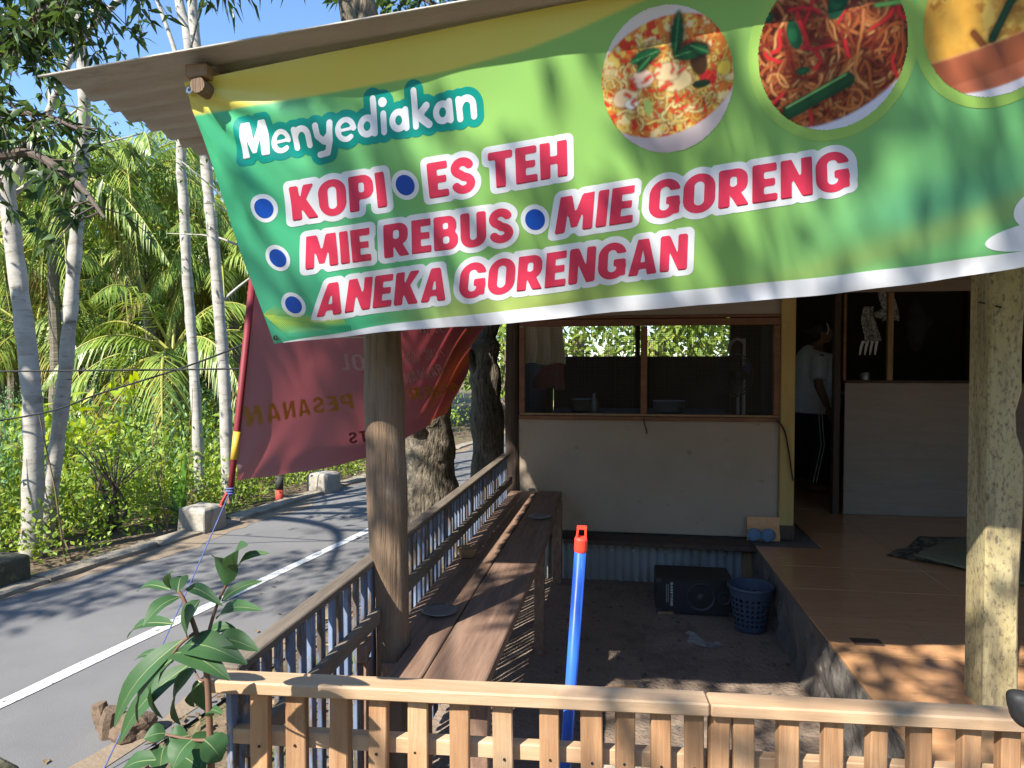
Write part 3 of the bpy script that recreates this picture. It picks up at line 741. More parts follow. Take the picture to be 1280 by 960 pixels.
def glyph(ch, X, Y):
    """returns (sdf, advance)"""
    bx = lambda *a: sd_box(*a, X, Y)
    po = lambda P: sd_poly(P, X, Y)
    st = lambda P, w: sd_stroke(P, w, X, Y)
    if ch == 'I': return bx(0, 0, SW, 1, .012), SW
    if ch == 'E': return po([(0, 0), (0, 1), (.56, 1), (.56, .79), (SW, .79), (SW, .61), (.52, .61), (.52, .41), (SW, .41), (SW, .21), (.57, .21), (.57, 0)]), .57
    if ch == 'T': return po([(0, 1), (.66, 1), (.66, .78), (.33 + SW / 2, .78), (.33 + SW / 2, 0), (.33 - SW / 2, 0), (.33 - SW / 2, .78), (0, .78)]), .66
    if ch == 'L': return po([(0, 0), (0, 1), (SW, 1), (SW, .22), (.52, .22), (.52, 0)]), .52
    if ch == 'H': return po([(0, 0), (0, 1), (SW, 1), (SW, .61), (.45, .61), (.45, 1), (.71, 1), (.71, 0), (.45, 0), (.45, .39), (SW, .39), (SW, 0)]), .71
    if ch == 'N': return po([(0, 0), (0, 1), (.25, 1), (.47, .47), (.47, 1), (.72, 1), (.72, 0), (.49, 0), (.25, .55), (.25, 0)]), .72
    if ch == 'M': return po([(0, 0), (.03, 1), (.33, 1), (.465, .50), (.60, 1), (.90, 1), (.93, 0), (.68, 0), (.665, .58), (.54, .12), (.39, .12), (.265, .58), (.25, 0)]), .93
    if ch == 'W': return po([(0, 1), (.25, 1), (.33, .42), (.42, .88), (.60, .88), (.69, .42), (.77, 1), (1.02, 1), (.84, 0), (.59, 0), (.51, .45), (.43, 0), (.18, 0)]), 1.02
    if ch == 'A': return np.maximum(po([(0, 0), (.235, 1), (.525, 1), (.76, 0), (.505, 0), (.475, .17), (.285, .17), (.255, 0)]), -po([(.315, .36), (.38, .74), (.445, .36)])), .76
    if ch == 'K': return U(bx(0, 0, SW, 1, .012), U(po([(SW - .05, .42), (.42, 1), (.72, 1), (.36, .44), (.28, .35)]), po([(.28, .55), (.44, .62), (.75, 0), (.45, 0), (.22, .46)]))), .74
    def ring(x0, y0, x1, y1, r, tx, ty):
        return np.maximum(bx(x0, y0, x1, y1, r), -bx(x0 + tx, y0 + ty, x1 - tx, y1 - ty, max(r - tx, .045)))
    if ch == 'O': return ring(0, -.02, .76, 1.02, .375, .262, .205), .76
    if ch == 'C': return np.maximum(ring(0, -.02, .72, 1.02, .355, .262, .205), -bx(.42, .36, .9, .64, .01)), .70
    if ch == 'G':
        g = np.maximum(ring(0, -.02, .76, 1.02, .375, .262, .205), -bx(.40, .40, .9, .70, .01))
        return U(g, U(bx(.42, .34, .745, .54, .01), bx(.51, .06, .745, .5, .01))), .75
    if ch == 'U': return np.maximum(np.maximum(bx(0, -.02, .72, 1.5, .32), -bx(SW, .2, .72 - SW, 2, .09)), Y - 1), .72
    if ch == 'P': return U(bx(0, 0, SW, 1, .012), np.maximum(np.maximum(bx(-.4, .32, .67, 1, .27), -X), -bx(.1, .53, .42, .80, .07))) if False else \
        U(bx(0, 0, SW, 1, .012), np.maximum(np.maximum(bx(-.4, .32, .67, 1, .27), .02 - X), -bx(SW, .52, .42, .80, .06))), .67
    if ch == 'R':
        p = U(bx(0, 0, SW, 1, .012), np.maximum(np.maximum(bx(-.4, .34, .68, 1, .27), .02 - X), -bx(SW, .54, .43, .80, .06)))
        return U(p, po([(.26, .42), (.5, .42), (.72, 0), (.44, 0), (.26, .36)])), .71
    if ch == 'B':
        p = np.maximum(U(bx(-.4, .44, .66, 1, .24), bx(-.4, 0, .70, .58, .26)), -X)
        p = np.maximum(p, -bx(SW, .62, .42, .81, .05)); return np.maximum(p, -bx(SW, .19, .45, .41, .06)), .70
    if ch == 'S':
        P = arc(.33, .715, .205, .175, 25, 250, 16) + arc(.34, .285, .215, .18, 85, -155, 16)
        return st(P, .235), .67
    if ch == 'D': return np.maximum(np.maximum(bx(-.5, 0, .72, 1, .36), -X), -bx(SW, .21, .46, .79, .14)), .72
    # casual lower case, x-height .66
    lw = .165
    if ch == 'e': return U(st(arc(.31, .32, .23, .265, 0, 308, 22), .135), st([(.12, .31), (.53, .33)], .075)), .62
    if ch == 'n': return U(st([(.12, .06), (.10, .56)], lw), st([(.12, .38)] + arc(.33, .36, .19, .2, 150, 0, 8) + [(.52, .07)], lw)), .63
    if ch == 'y': return U(st([(.10, .57), (.13, .28), (.30, .10), (.46, .25)], lw), st([(.52, .58), (.48, .1), (.36, -.22), (.12, -.24)], lw)), .62
    if ch == 'd': return U(st(arc(.28, .31, .19, .22, 0, 360, 20), lw), st([(.50, 1.0), (.50, .08)], lw)), .62
    if ch == 'i': return U(st([(.12, .56), (.12, .07)], lw), np.hypot(X - .12, Y - .86) - .125), .25
    if ch == 'a': return U(st(arc(.28, .31, .19, .22, 0, 360, 20), lw), st([(.49, .56), (.50, .08)], lw)), .62
    if ch == 'k': return U(U(st([(.12, 1.0), (.12, .07)], lw), st([(.15, .28), (.46, .56)], .19)), st([(.22, .32), (.50, .07)], .2)), .60
    if ch == 'm': return po([(0, 0), (.06, 1), (.30, 1), (.44, .48), (.60, 1), (.84, 1), (.92, 0), (.68, 0), (.65, .58), (.52, .12), (.37, .12), (.25, .58), (.23, 0)]), .92
    return np.full(X.shape, 9.0), .32

def sdf_fill(f, xs, ys):
    """polygons of the region f<0 on a grid (marching squares)"""
    V = []; F = []; vid = {}
    nx, ny = f.shape
    def pv(key, p):
        if key not in vid: vid[key] = len(V); V.append(p)
        return vid[key]
    act = np.argwhere((f[:-1, :-1] < 0) | (f[1:, :-1] < 0) | (f[1:, 1:] < 0) | (f[:-1, 1:] < 0))
    for i, j in act:
        c = [(i, j), (i + 1, j), (i + 1, j + 1), (i, j + 1)]
        poly = []
        for k in range(4):
            a = c[k]; b = c[(k + 1) % 4]; fa = f[a]; fb = f[b]
            if fa < 0: poly.append(pv(a, (xs[a[0]], ys[a[1]])))
            if (fa < 0) != (fb < 0):
                t = fa / (fa - fb); key = (min(a, b), max(a, b))
                poly.append(pv(key, (xs[a[0]] + t * (xs[b[0]] - xs[a[0]]), ys[a[1]] + t * (ys[b[1]] - ys[a[1]]))))
        if len(poly) >= 3: F.append(tuple(poly))
    return V, F

def text_layers(txt, dists, res=22, gap=.075, space=.30):
    """list of (V2d, F) for each offset distance, coordinates x in 0..W, y in cap heights, and W"""
    adv = []
    x = 0.0
    for ch in txt:
        if ch == ' ': x += space; continue
        one = np.zeros((1, 1)); w = glyph(ch, one, one)[1]
        adv.append((ch, x, w)); x += w + gap
    W = x - gap
    out = []
    for d in dists:
        pad = max(d, 0) + .1
        xs = np.arange(-pad, W + pad, 1 / res); ys = np.arange(-.4 - pad, 1.05 + pad, 1 / res)
        X, Y = np.meshgrid(xs, ys, indexing='ij')
        f = np.full(X.shape, 9.0)
        for ch, x0, w in adv:
            i0 = np.searchsorted(xs, x0 - pad - .1); i1 = np.searchsorted(xs, x0 + w + pad + .1)
            f[i0:i1] = np.minimum(f[i0:i1], glyph(ch, X[i0:i1] - x0, Y[i0:i1])[0])
        out.append(sdf_fill(f - d, xs, ys))
    return out, W

# ------------------------------------------------------------------ the green menu banner
TL = np.array([-1.014, 1.50, 2.116]); BL = np.array([-0.904, 1.72, 1.508]); BW = 2.75
def b_zt(s): return np.where(s < .9, .124 * s, .124 * .9 + .09 * (s - .9))
def b_zb(s): return .0765 * s + .018 * np.maximum(s - 1.0, 0) ** 2 + np.where(s < 2.0, .25 * np.maximum(s - 1.6, 0) ** 2, .04 + .2 * (s - 2.0))
BN = np.array([0.0, -0.94, -0.34])
def BS(s, v, off=0.0):
    s = np.asarray(s, float); v = np.asarray(v, float)
    t = np.stack([TL[0] + s, np.full_like(s, TL[1]), TL[2] + b_zt(s)], -1)
    b = np.stack([BL[0] + s, np.full_like(s, BL[1]), BL[2] + b_zb(s)], -1)
    p = t * (1 - v)[..., None] + b * v[..., None]
    # folds: fan of soft creases from the tied corner, slow vertical waves, a slight belly
    ang = np.arctan2(v * .62, s + .02)
    r = np.hypot(v * .62, s)
    w = .008 * np.sin(ang * 16 + 1.0) * np.exp(-r * 1.6) * np.clip(r * 6, 0, 1)
    w = w + .0065 * np.sin(s * 9.5 + v * 1.5) * (0.3 + v) + .0022 * np.sin(s * 31 - v * 4) * v + .003 * np.sin(s * 17 + v * 7 + 2) * np.sin(v * 5 + s * 3)
    w = w + .0022 * np.sin(s * 23 + v * 9 + 1.2) * np.exp(-((s - 1.75) / .22) ** 2) + .004 * np.exp(-((v - .97) / .03) ** 2) * np.sin(s * 14)
    w = w + .012 * np.sin(np.pi * v)
    return p + BN * (w + off)[..., None]
banner = thing('menu_banner', (0.3, 1.6, 1.5), 'large green vinyl menu banner with red lettering hung under the roof edge', 'banner')
def srgb(*c): return np.array(lin(*c)[:3])
ns, nv = 420, 150
ss = np.linspace(0, BW, ns + 1); vv = np.linspace(0, 1, nv + 1)
Sg, Vg = np.meshgrid(ss, vv, indexing='ij')
def smooth(a, b, x):
    t = np.clip((x - a) / (b - a), 0, 1); return t * t * (3 - 2 * t)
G1 = srgb(80, 194, 138); G2 = srgb(152, 202, 106); G3 = srgb(122, 198, 126); G4 = srgb(84, 172, 142); YE = srgb(232, 218, 104); YG = srgb(186, 204, 110); WH = srgb(233, 232, 234)
def mixc(a, b, t): return a * (1 - t[..., None]) + b * t[..., None]
col = np.broadcast_to(G1, Sg.shape + (3,)).copy()
col = mixc(col, G2, smooth(.10, .75, Sg + .25 * (.5 - Vg)))
col = mixc(col, G3, smooth(1.15, 1.75, Sg + .3 * (Vg - .5)))
col = mixc(col, G4, np.exp(-((Sg - 1.66) / .2) ** 2 - ((Vg - .74 + .1 * (Sg - 1.66)) / .09) ** 2) * .6)
col = mixc(col, YG, np.exp(-((Vg - (.94 - .30 * (Sg - 1.3))) / .05) ** 2) * smooth(1.0, 1.4, Sg) * .45)
col = mixc(col, YG, smooth(.76, .95, Vg) * smooth(.25, .55, Sg) * (1 - smooth(.7, 1.15, Sg)) * .9)
col = mixc(col, G4, smooth(.45, .8, Vg) * (1 - smooth(.02, .3, Sg)) * .45)
ylow = np.interp(Sg, [0, .31, .62, .80, .90, 1.05, 1.2, 3], [.112, .122, .124, .105, .082, .03, -.02, -.05])
col = mixc(col, YE, 1 - smooth(-.004, .006, Vg - ylow))
for (fx, fv, fr_) in ():
    dd = np.hypot((Sg - fx), (Vg - fv) * .62); col = np.where((dd < fr_)[..., None], srgb(54, 150, 60), col)
hem = np.interp(Sg, [0, .12, .57, .97, 1.45, 1.69, 1.82, 3], [1.02, .985, .953, .943, .937, .940, .945, .945])
V = BS(Sg, Vg).reshape(-1, 3) - np.array(BASE[banner])
I = np.arange((ns + 1) * (nv + 1)).reshape(ns + 1, nv + 1)
F = np.stack([I[:-1, :-1], I[:-1, 1:], I[1:, 1:], I[1:, :-1]], -1).reshape(-1, 4)
M['vinyl'] = attrmat('banner_vinyl', rough=0.36, tr=0.28, spec=.5)
me = fast_mesh('cloth', V, F, M['vinyl'], smooth=True)
ca = me.color_attributes.new('Col', 'FLOAT_COLOR', 'POINT')
ca.data.foreach_set('color', np.concatenate([col.reshape(-1, 3), np.ones((len(V), 1))], 1).astype(np.float32).ravel())
cloth = link('cloth', me, banner)
M['p_white'] = plain('print_white', (0.80, 0.80, 0.82, 1), 0.42, tr=.15)
M['p_red'] = plain('print_red', (0.72, 0.045, 0.10, 1), 0.42, tr=.15)
M['p_teal'] = plain('print_teal', (0.0, 0.27, 0.22, 1), 0.42, tr=.15)
M['p_blue'] = plain('print_blue', (0.004, 0.075, 0.42, 1), 0.42, tr=.15)
M['p_halo'] = plain('print_halo', tuple(srgb(156, 196, 96)) + (1,), 0.42, tr=.15)
def banner_print(name, V2, F, fn, off, mt, parent):
    V2 = np.array(V2); s, v = fn(V2[:, 0], V2[:, 1])
    P = BS(s, v, off) - np.array(BASE[banner])
    me = bpy.data.meshes.new(name); me.from_pydata(P.tolist(), [], [tuple(reversed(f)) for f in F]); me.materials.append(mt)
    me.polygons.foreach_set('use_smooth', [True] * len(me.polygons)); me.update()
    return link(name, me, parent)
def quadfn(q, W):
    (s0, v0), (s1, v1), (s2, v2), (s3, v3) = q        # baseline left/right, cap line left/right
    def fn(x, y):
        a = x / W
        return (s0 * (1 - a) + s1 * a) * (1 - y) + (s2 * (1 - a) + s3 * a) * y, (v0 * (1 - a) + v1 * a) * (1 - y) + (v2 * (1 - a) + v3 * a) * y
    return fn
ROWS = [('KOPI', [(.1605, .5309), (.4028, .5276), (.1788, .4088), (.4173, .4053)]),
        ('ES TEH', [(.5109, .5205), (.8449, .5081), (.5247, .4014), (.8572, .394)]),
        ('MIE REBUS', [(.1554, .7163), (.6904, .7017), (.1785, .594), (.7063, .5837)]),
        ('MIE GORENG', [(.7907, .6966), (1.4567, .6596), (.8177, .5749), (1.4557, .5401)]),
        ('ANEKA GORENGAN', [(.1407, .907), (1.0855, .868), (.1803, .7791), (1.0984, .7442)])]
for txt, q in ROWS:
    lay, W = text_layers(txt, (.17, .0))
    fn = quadfn(q, W)
    o = banner_print('lettering', lay[1][0], lay[1][1], fn, .0011, M['p_red'], banner)
    banner_print('lettering_outline', lay[0][0], lay[0][1], fn, .0006, M['p_white'], o)
lay, W = text_layers('menyediakan', (.2, .005), gap=.035)
fn = quadfn([(.0841, .2892), (.6673, .284), (.1008, .1691), (.6796, .162)], W)
o = banner_print('lettering', lay[1][0], lay[1][1], fn, .0011, M['p_white'], banner)
banner_print('lettering_outline', lay[0][0], lay[0][1], fn, .0006, M['p_teal'], o)
def disc_mesh(n=24, rings=4):
    V = [(0, 0)]; F = []
    for r in range(1, rings + 1):
        for k in range(n):
            V.append((r / rings * math.cos(2 * math.pi * k / n), r / rings * math.sin(2 * math.pi * k / n)))
    for k in range(n): F.append((0, 1 + k, 1 + (k + 1) % n))
    for r in range(rings - 1):
        for k in range(n): F.append((1 + r * n + k, 1 + (r + 1) * n + k, 1 + (r + 1) * n + (k + 1) % n, 1 + r * n + (k + 1) % n))
    return V, F
HV = 0.655                                             # metres per unit of v
def circ(s, v, r, rot=.1):
    return lambda x, y: (s + r * x, v - r * (y + 0.05 * x) / HV)
for s, v in ((.1021, .4697), (.4603, .4624), (.0925, .659), (.7522, .6366), (.0888, .8493)):
    D = disc_mesh()
    o = banner_print('bullet_dot', D[0], D[1], circ(s, v, .0235), .0011, M['p_blue'], banner)
    banner_print('bullet_ring', D[0], D[1], circ(s, v, .034), .0006, M['p_white'], o)

# printed food pictures: painted on a fine disc
def paint_disc(kind, n=150):
    g = np.linspace(-1, 1, n)
    X, Y = np.meshgrid(g, g, indexing='ij')
    C = np.zeros((n, n, 3))
    rd = np.random.default_rng({'soup': 3, 'fried': 5, 'tofu': 9}[kind])
    def noise(sc, seed):
        r = np.random.default_rng(seed); k = int(sc * 2) + 3
        a = r.random((k, k)); xi = (X + 1) / 2 * (k - 1.001); yi = (Y + 1) / 2 * (k - 1.001)
        i = xi.astype(int); j = yi.astype(int); fx = xi - i; fy_ = yi - j
        fx = fx * fx * (3 - 2 * fx); fy_ = fy_ * fy_ * (3 - 2 * fy_)
        return (a[i, j] * (1 - fx) + a[i + 1, j] * fx) * (1 - fy_) + (a[i, j + 1] * (1 - fx) + a[i + 1, j + 1] * fx) * fy_
    def put(mask, c): 
        mask = np.clip(mask, 0, 1)[..., None]; C[:] = C * (1 - mask) + np.array(c) * mask
    def stroke(P, w, c, hi, inside=None, shade=True):
        P = np.array(P)
        x0, x1 = P[:, 0].min() - w * 2, P[:, 0].max() + w * 2; y0, y1 = P[:, 1].min() - w * 2, P[:, 1].max() + w * 2
        i0, i1 = np.searchsorted(g, x0), np.searchsorted(g, x1); j0, j1 = np.searchsorted(g, y0), np.searchsorted(g, y1)
        if i1 <= i0 or j1 <= j0: return
        xs, ys = X[i0:i1, j0:j1], Y[i0:i1, j0:j1]
        d = sd_stroke([tuple(p) for p in P], 0, xs, ys)
        a = np.clip((w - d) / .015, 0, 1)
        sh = np.clip((w * 1.9 - d) / (w * .9), 0, 1) * .3
        if inside is not None: a = a * inside[i0:i1, j0:j1]; sh = sh * inside[i0:i1, j0:j1]
        k = np.clip(1 - d / w, 0, 1)[..., None]
        cc = np.array(c) * (1 - k) + np.array(hi) * k
        B = C[i0:i1, j0:j1]
        if shade: B = B * (1 - sh[..., None])
        C[i0:i1, j0:j1] = B * (1 - a[..., None]) + cc * a[..., None]
    def noodle(cx, cy, L, curl, a):
        P = [(cx, cy)]
        for _ in range(12):
            a += curl + rd.normal() * .22; P.append((P[-1][0] + math.cos(a) * L / 12, P[-1][1] + math.sin(a) * L / 12))
        return P
    if kind == 'soup':
        C[:] = srgb(226, 214, 208)                                     # bowl
        C[:] = mixc(C, np.broadcast_to(srgb(205, 185, 186), C.shape), smooth(-.2, -1, Y))
        br = np.hypot(X / 1.12, (Y - .05 + .12 * X * -.8) / .80)       # broth
        body = smooth(1.0, .97, br)
        put(smooth(-.40, -.55, Y + .18 * (-X) + .30 * (1 - X * X) * 1) * 0, (0, 0, 0))
        put(body, srgb(225, 128, 52))
        q = noise(9, 1) * .6 + noise(22, 2) * .4
        put(body * smooth(.5, .62, q), srgb(238, 205, 100))
        put(body * smooth(.60, .66, noise(11, 4) * .7 + noise(30, 5) * .3), srgb(214, 62, 38))
        put(body * smooth(.60, .70, noise(8, 14) * .7 + noise(30, 5) * .3) * .8, srgb(250, 232, 170))
        for _ in range(330):
            a = rd.uniform(0, 6.28); r = math.sqrt(rd.random()) * .88
            cx, cy = r * math.cos(a) * .95, r * math.sin(a) * .68 - .02
            col_ = [srgb(242, 204, 112), srgb(232, 180, 84), srgb(248, 222, 150), srgb(226, 150, 70)][rd.integers(4)]
            stroke(noodle(cx, cy, rd.uniform(.12, .34), rd.uniform(-.5, .5), rd.uniform(0, 6.28)), rd.uniform(.014, .024), col_ * .75, col_, body)
        for cx, cy, rx, ry, c in ((-.36, .08, .17, .12, (222, 190, 170)), (-.66, -.12, .2, .12, (232, 200, 160)), (.12, .0, .26, .16, (234, 206, 150)), (.02, .12, .2, .13, (228, 196, 150)), (.62, -.06, .13, .1, (206, 40, 50)), (.86, .02, .1, .1, (244, 206, 80)), (-.58, -.22, .1, .07, (246, 238, 224))):
            d = ((X - cx) / rx) ** 2 + ((Y - cy) / ry) ** 2 + .5 * (noise(14, int(cx * 50) + 99) - .5)
            put(smooth(1.35, 1.0, d) * .5, np.array(srgb(*c)) * .3); put(smooth(1, .85, d), srgb(*c))
        for _ in range(70):
            cx, cy = rd.uniform(-.7, .8), rd.uniform(-.45, .5)
            stroke(noodle(cx, cy, rd.uniform(.04, .12), 0, rd.uniform(0, 6.28)), rd.uniform(.015, .03), srgb(190, 40, 24), srgb(228, 70, 40), body)
        put(smooth(1, .6, ((X - .5) / .14) ** 2 + ((Y - .16) / .2) ** 2), srgb(70, 44, 22))
        put(smooth(1, .7, ((X - .5) / .15) ** 2 + ((Y + .13) / .06) ** 2), srgb(30, 52, 34))
        put(smooth(1, .7, ((X + .33) / .07) ** 2 + ((Y + .3) / .12) ** 2), srgb(150, 176, 96))
        def leaf(ax, ay, bx_, by_, w):
            for k in range(14):
                t = k / 13; ww = w * math.sin(math.pi * min(t * .9 + .08, 1)) * (.8 + .2 * (k % 2))
                stroke([(ax + (bx_ - ax) * t, ay + (by_ - ay) * t), (ax + (bx_ - ax) * min(t + .08, 1), ay + (by_ - ay) * min(t + .08, 1))], ww, srgb(14, 74, 40), srgb(30, 110, 62))
            stroke([(ax, ay), (bx_, by_)], .01, srgb(90, 160, 90), srgb(110, 180, 110), None, False)
        leaf(-.05, .42, -.48, .34, .10); leaf(-.2, .36, -.42, .2, .06); leaf(.16, .30, .30, .86, .095); leaf(.16, .30, .64, .34, .11); leaf(.4, .4, .66, .26, .07)
    elif kind == 'fried':
        C[:] = srgb(62, 20, 12)
        C[:] = mixc(C, np.broadcast_to(srgb(130, 40, 20), C.shape), noise(12, 3) ** 2)
        for _ in range(300):
            a = rd.uniform(0, 6.28); r = math.sqrt(rd.random()) * 1.02
            col_ = [srgb(206, 122, 66), srgb(182, 92, 46), srgb(222, 152, 90), srgb(160, 70, 38), srgb(136, 44, 30)][rd.integers(5)]
            stroke(noodle(r * math.cos(a), r * math.sin(a), rd.uniform(.4, 1.2), rd.uniform(-.35, .35), rd.uniform(0, 6.28)), rd.uniform(.02, .031), col_ * .55, col_ * 1.05)
        for _ in range(26):
            stroke(noodle(rd.uniform(-.8, .9), rd.uniform(-.6, .9), rd.uniform(.2, .55), rd.uniform(-.1, .1), rd.uniform(0, 6.28)), rd.uniform(.025, .04), srgb(150, 18, 28), srgb(214, 44, 48))
        for cx, cy, rx, ry, r_ in ((-.48, .28, .10, .2, .2), (.12, .55, .13, .22, -.5), (.22, .66, .2, .12, .3), (-.8, .55, .07, .07, 0), (-.4, -.18, .1, .05, 0)):
            xx = (X - cx) * math.cos(r_) + (Y - cy) * math.sin(r_); yy = -(X - cx) * math.sin(r_) + (Y - cy) * math.cos(r_)
            put(smooth(1, .8, (xx / rx) ** 2 + (yy / ry) ** 2), srgb(14, 62, 38) * (.6 + .8 * 1)); put(smooth(.5, .2, ((xx + .02) / rx) ** 2 + (yy / ry * 1.4) ** 2) * .5, srgb(40, 120, 72))
        stroke([(-.62, -.66), (.18, -.40)], .10, srgb(12, 54, 30), srgb(22, 78, 44)); stroke([(-.66, -.6), (.16, -.33)], .02, srgb(96, 160, 90), srgb(130, 190, 110))
        stroke([(.60, .42), (.92, .40)], .035, srgb(70, 140, 60), srgb(120, 190, 100)); stroke([(-.1, .88), (.2, 1.0)], .05, srgb(60, 130, 60), srgb(110, 180, 90))
        stroke([(.72, 1.0), (.64, .78), (.66, .58)], .03, srgb(190, 170, 150), srgb(240, 230, 214)); stroke([(.95, .78), (.68, .55)], .022, srgb(210, 150, 100), srgb(240, 210, 160))
        put(smooth(.0, .05, (-.86 + .30 * (X + .1) ** 2 + .12 * X) - Y), srgb(222, 220, 232))
    else:
        C[:] = srgb(214, 158, 66)
        C[:] = mixc(C, np.broadcast_to(srgb(240, 196, 96), C.shape), smooth(.35, .7, noise(5, 2) * .6 + noise(20, 8) * .4))
        put(smooth(.62, .7, noise(7, 6) * .7 + noise(26, 9) * .3) * .7, srgb(176, 108, 40))
        put(smooth(1, .8, ((X + .62) / .42) ** 2 + ((Y + .12) / .42) ** 2) * .8, srgb(222, 164, 66))
        stroke([(-.35, -.16), (-.18, -.40)], .05, srgb(96, 52, 22), srgb(126, 70, 30))
        stroke([(-.12, -.28), (.1, .1), (.4, .4)], .06, srgb(14, 46, 30), srgb(30, 76, 46))
        lip = -.46 + .16 * (X + .9) + .05 * X * X
        put(smooth(.0, .02, lip - Y), srgb(168, 92, 62)); put(smooth(.0, .02, lip - .34 - Y) * .8, srgb(190, 110, 80)); put(smooth(.015, .0, np.abs(Y - lip)), srgb(206, 140, 100))
        put(smooth(.0, .03, (-.86 + .1 * X + .2 * X * X) - Y), srgb(226, 222, 232))
        put(smooth(.0, .04, Y - (.72 - .6 * (X + .9))) * (X < -.5), srgb(216, 206, 214))
    for _ in range(1):                                    # soft focus of the print
        C[1:-1, 1:-1] = (C[1:-1, 1:-1] * 2 + C[:-2, 1:-1] + C[2:, 1:-1] + C[1:-1, :-2] + C[1:-1, 2:]) / 6
    return X, Y, C
M['photo'] = attrmat('printed_photo', rough=0.42, tr=0.15)
for kind, s, v, r, lab in (('soup', 1.093, .262, .142, 'printed picture of a bowl of noodle soup'), ('fried', 1.434, .245, .150, 'printed picture of red fried noodles'), ('tofu', 1.762, .218, .150, 'printed picture of fried tofu in a clay bowl')):
    X, Y, Cc = paint_disc(kind)
    n = X.shape[0]
    R = np.hypot(X, Y); I = np.arange(n * n).reshape(n, n)
    keep = (R[:-1, :-1] < 1.0) & (R[1:, 1:] < 1.0) & (R[1:, :-1] < 1.0) & (R[:-1, 1:] < 1.0)
    F = np.stack([I[:-1, :-1], I[1:, :-1], I[1:, 1:], I[:-1, 1:]], -1)[keep]
    fn = circ(s, v, r)
    sq, vq = fn(X.ravel(), Y.ravel())
    P = BS(sq, vq, .0011) - np.array(BASE[banner])
    me = fast_mesh('food_picture', P, F, M['photo'], smooth=True)
    ca = me.color_attributes.new('Col', 'FLOAT_COLOR', 'POINT')
    if len(me.vertices) == n * n:
        ca.data.foreach_set('color', np.concatenate([np.clip(Cc.reshape(-1, 3), 0, 1), np.ones((n * n, 1))], 1).astype(np.float32).ravel())
    o = tag(link('food_picture', me, banner), lab)
    if kind != 'soup':
        D = disc_mesh(64, 12); banner_print('picture_ring', D[0], D[1], circ(s, v, r + .02), .0006, M['p_halo'], o)
# printed cup, cut by the right of the view
def disc_sv(s, v, rs, rv):
    return lambda x, y: (s + rs * x, v + rv * y)
D = disc_mesh(40, 6)
o = banner_print('cup_print', D[0], D[1], disc_sv(1.90, .815, .105, .085), .0012, M['p_white'], banner)
banner_print('cup_print', D[0], D[1], disc_sv(1.86, .90, .118, .048), .0007, M['p_white'], o)
M['p_coffee'] = plain('print_coffee', (0.035, 0.012, 0.008, 1), 0.42)
banner_print('coffee_print', D[0], D[1], disc_sv(1.905, .795, .09, .055), .0017, M['p_coffee'], o)
# white unprinted hem and the palm-leaf print in the lower corner
HP = [0, .12, .57, .97, 1.45, 1.69, 1.82, 3]; HQ = [1.0, .986, .953, .943, .937, .940, .945, .945]
V2 = []; F2 = []
for i in range(221):
    s_ = BW * i / 220; h0 = float(np.interp(s_, HP, HQ))
    V2 += [(s_, h0), (s_, (h0 + 1) / 2), (s_, 1.0)]
for i in range(2, 220):
    F2 += [(i * 3, i * 3 + 1, i * 3 + 4, i * 3 + 3)[::-1], (i * 3 + 1, i * 3 + 2, i * 3 + 5, i * 3 + 4)[::-1]]
banner_print('hem', V2, F2, lambda x, y: (x, y), .0006, M['p_white'], banner)
M['p_lime'] = plain('print_lime', tuple(srgb(190, 205, 70)) + (1,), 0.42, tr=.15)
M['p_green'] = plain('print_green', tuple(srgb(20, 150, 104)) + (1,), 0.42, tr=.15)
for ox, oy, k, mt in ((.002, .875, 1.0, 'p_lime'), (.012, .905, 1.0, 'p_green')):
    V2 = []; F2 = []
    for i in range(34):
        t = i / 33; cx = ox + .205 * t; cy = oy + .085 * t - .03 * t * t
        for sgn in (-1, 1):
            ln = .085 * (1 - t * .75) * (1 if sgn > 0 else .35)
            ex, ey = cx + .035 * (1 - t), cy + sgn * ln
            if ey > .99: ey = .99
            q = len(V2); V2 += [(cx - .0016, cy), (cx + .0024, cy), (ex + .0006, ey), (ex, ey)]; F2.append((q, q + 1, q + 2, q + 3) if sgn < 0 else (q + 3, q + 2, q + 1, q))
    banner_print('palm_print', V2, F2, lambda x, y: (x, y), .0006 if mt == 'p_lime' else .0010, M[mt], banner)
# ties and eyelet
m = MB(); p = BS(np.array(.012), np.array(.03), .004)
m.lathe([(.004, 0), (.009, .001), (.011, .003), (.008, .005), (.004, .004)], p, 14, M=rotm(rx=math.pi / 2)); m.build('eyelet', M['steel'], banner, smooth=True)
m = MB(); m.tube([p + np.array([0, -.003, 0]), p + np.array([.002, -.006, .006]), p + np.array([.01, .004, .02])], .0016, 6); m.build('tie_cord', M['rope_w'], banner)
p = BS(np.array(.012), np.array(.975), .003)
m = MB(); m.lathe([(.003, 0), (.006, .001), (.007, .002), (.003, .003)], p, 12, M=rotm(rx=math.pi / 2)); m.build('eyelet', M['wood_dark'], banner)
m = MB(); m.tube([p + np.array([0, .006, 0]), (-0.74, 1.95, 1.53)], .002, 5); m.build('tie_cord', M['rope_w'], banner)
#MARK2

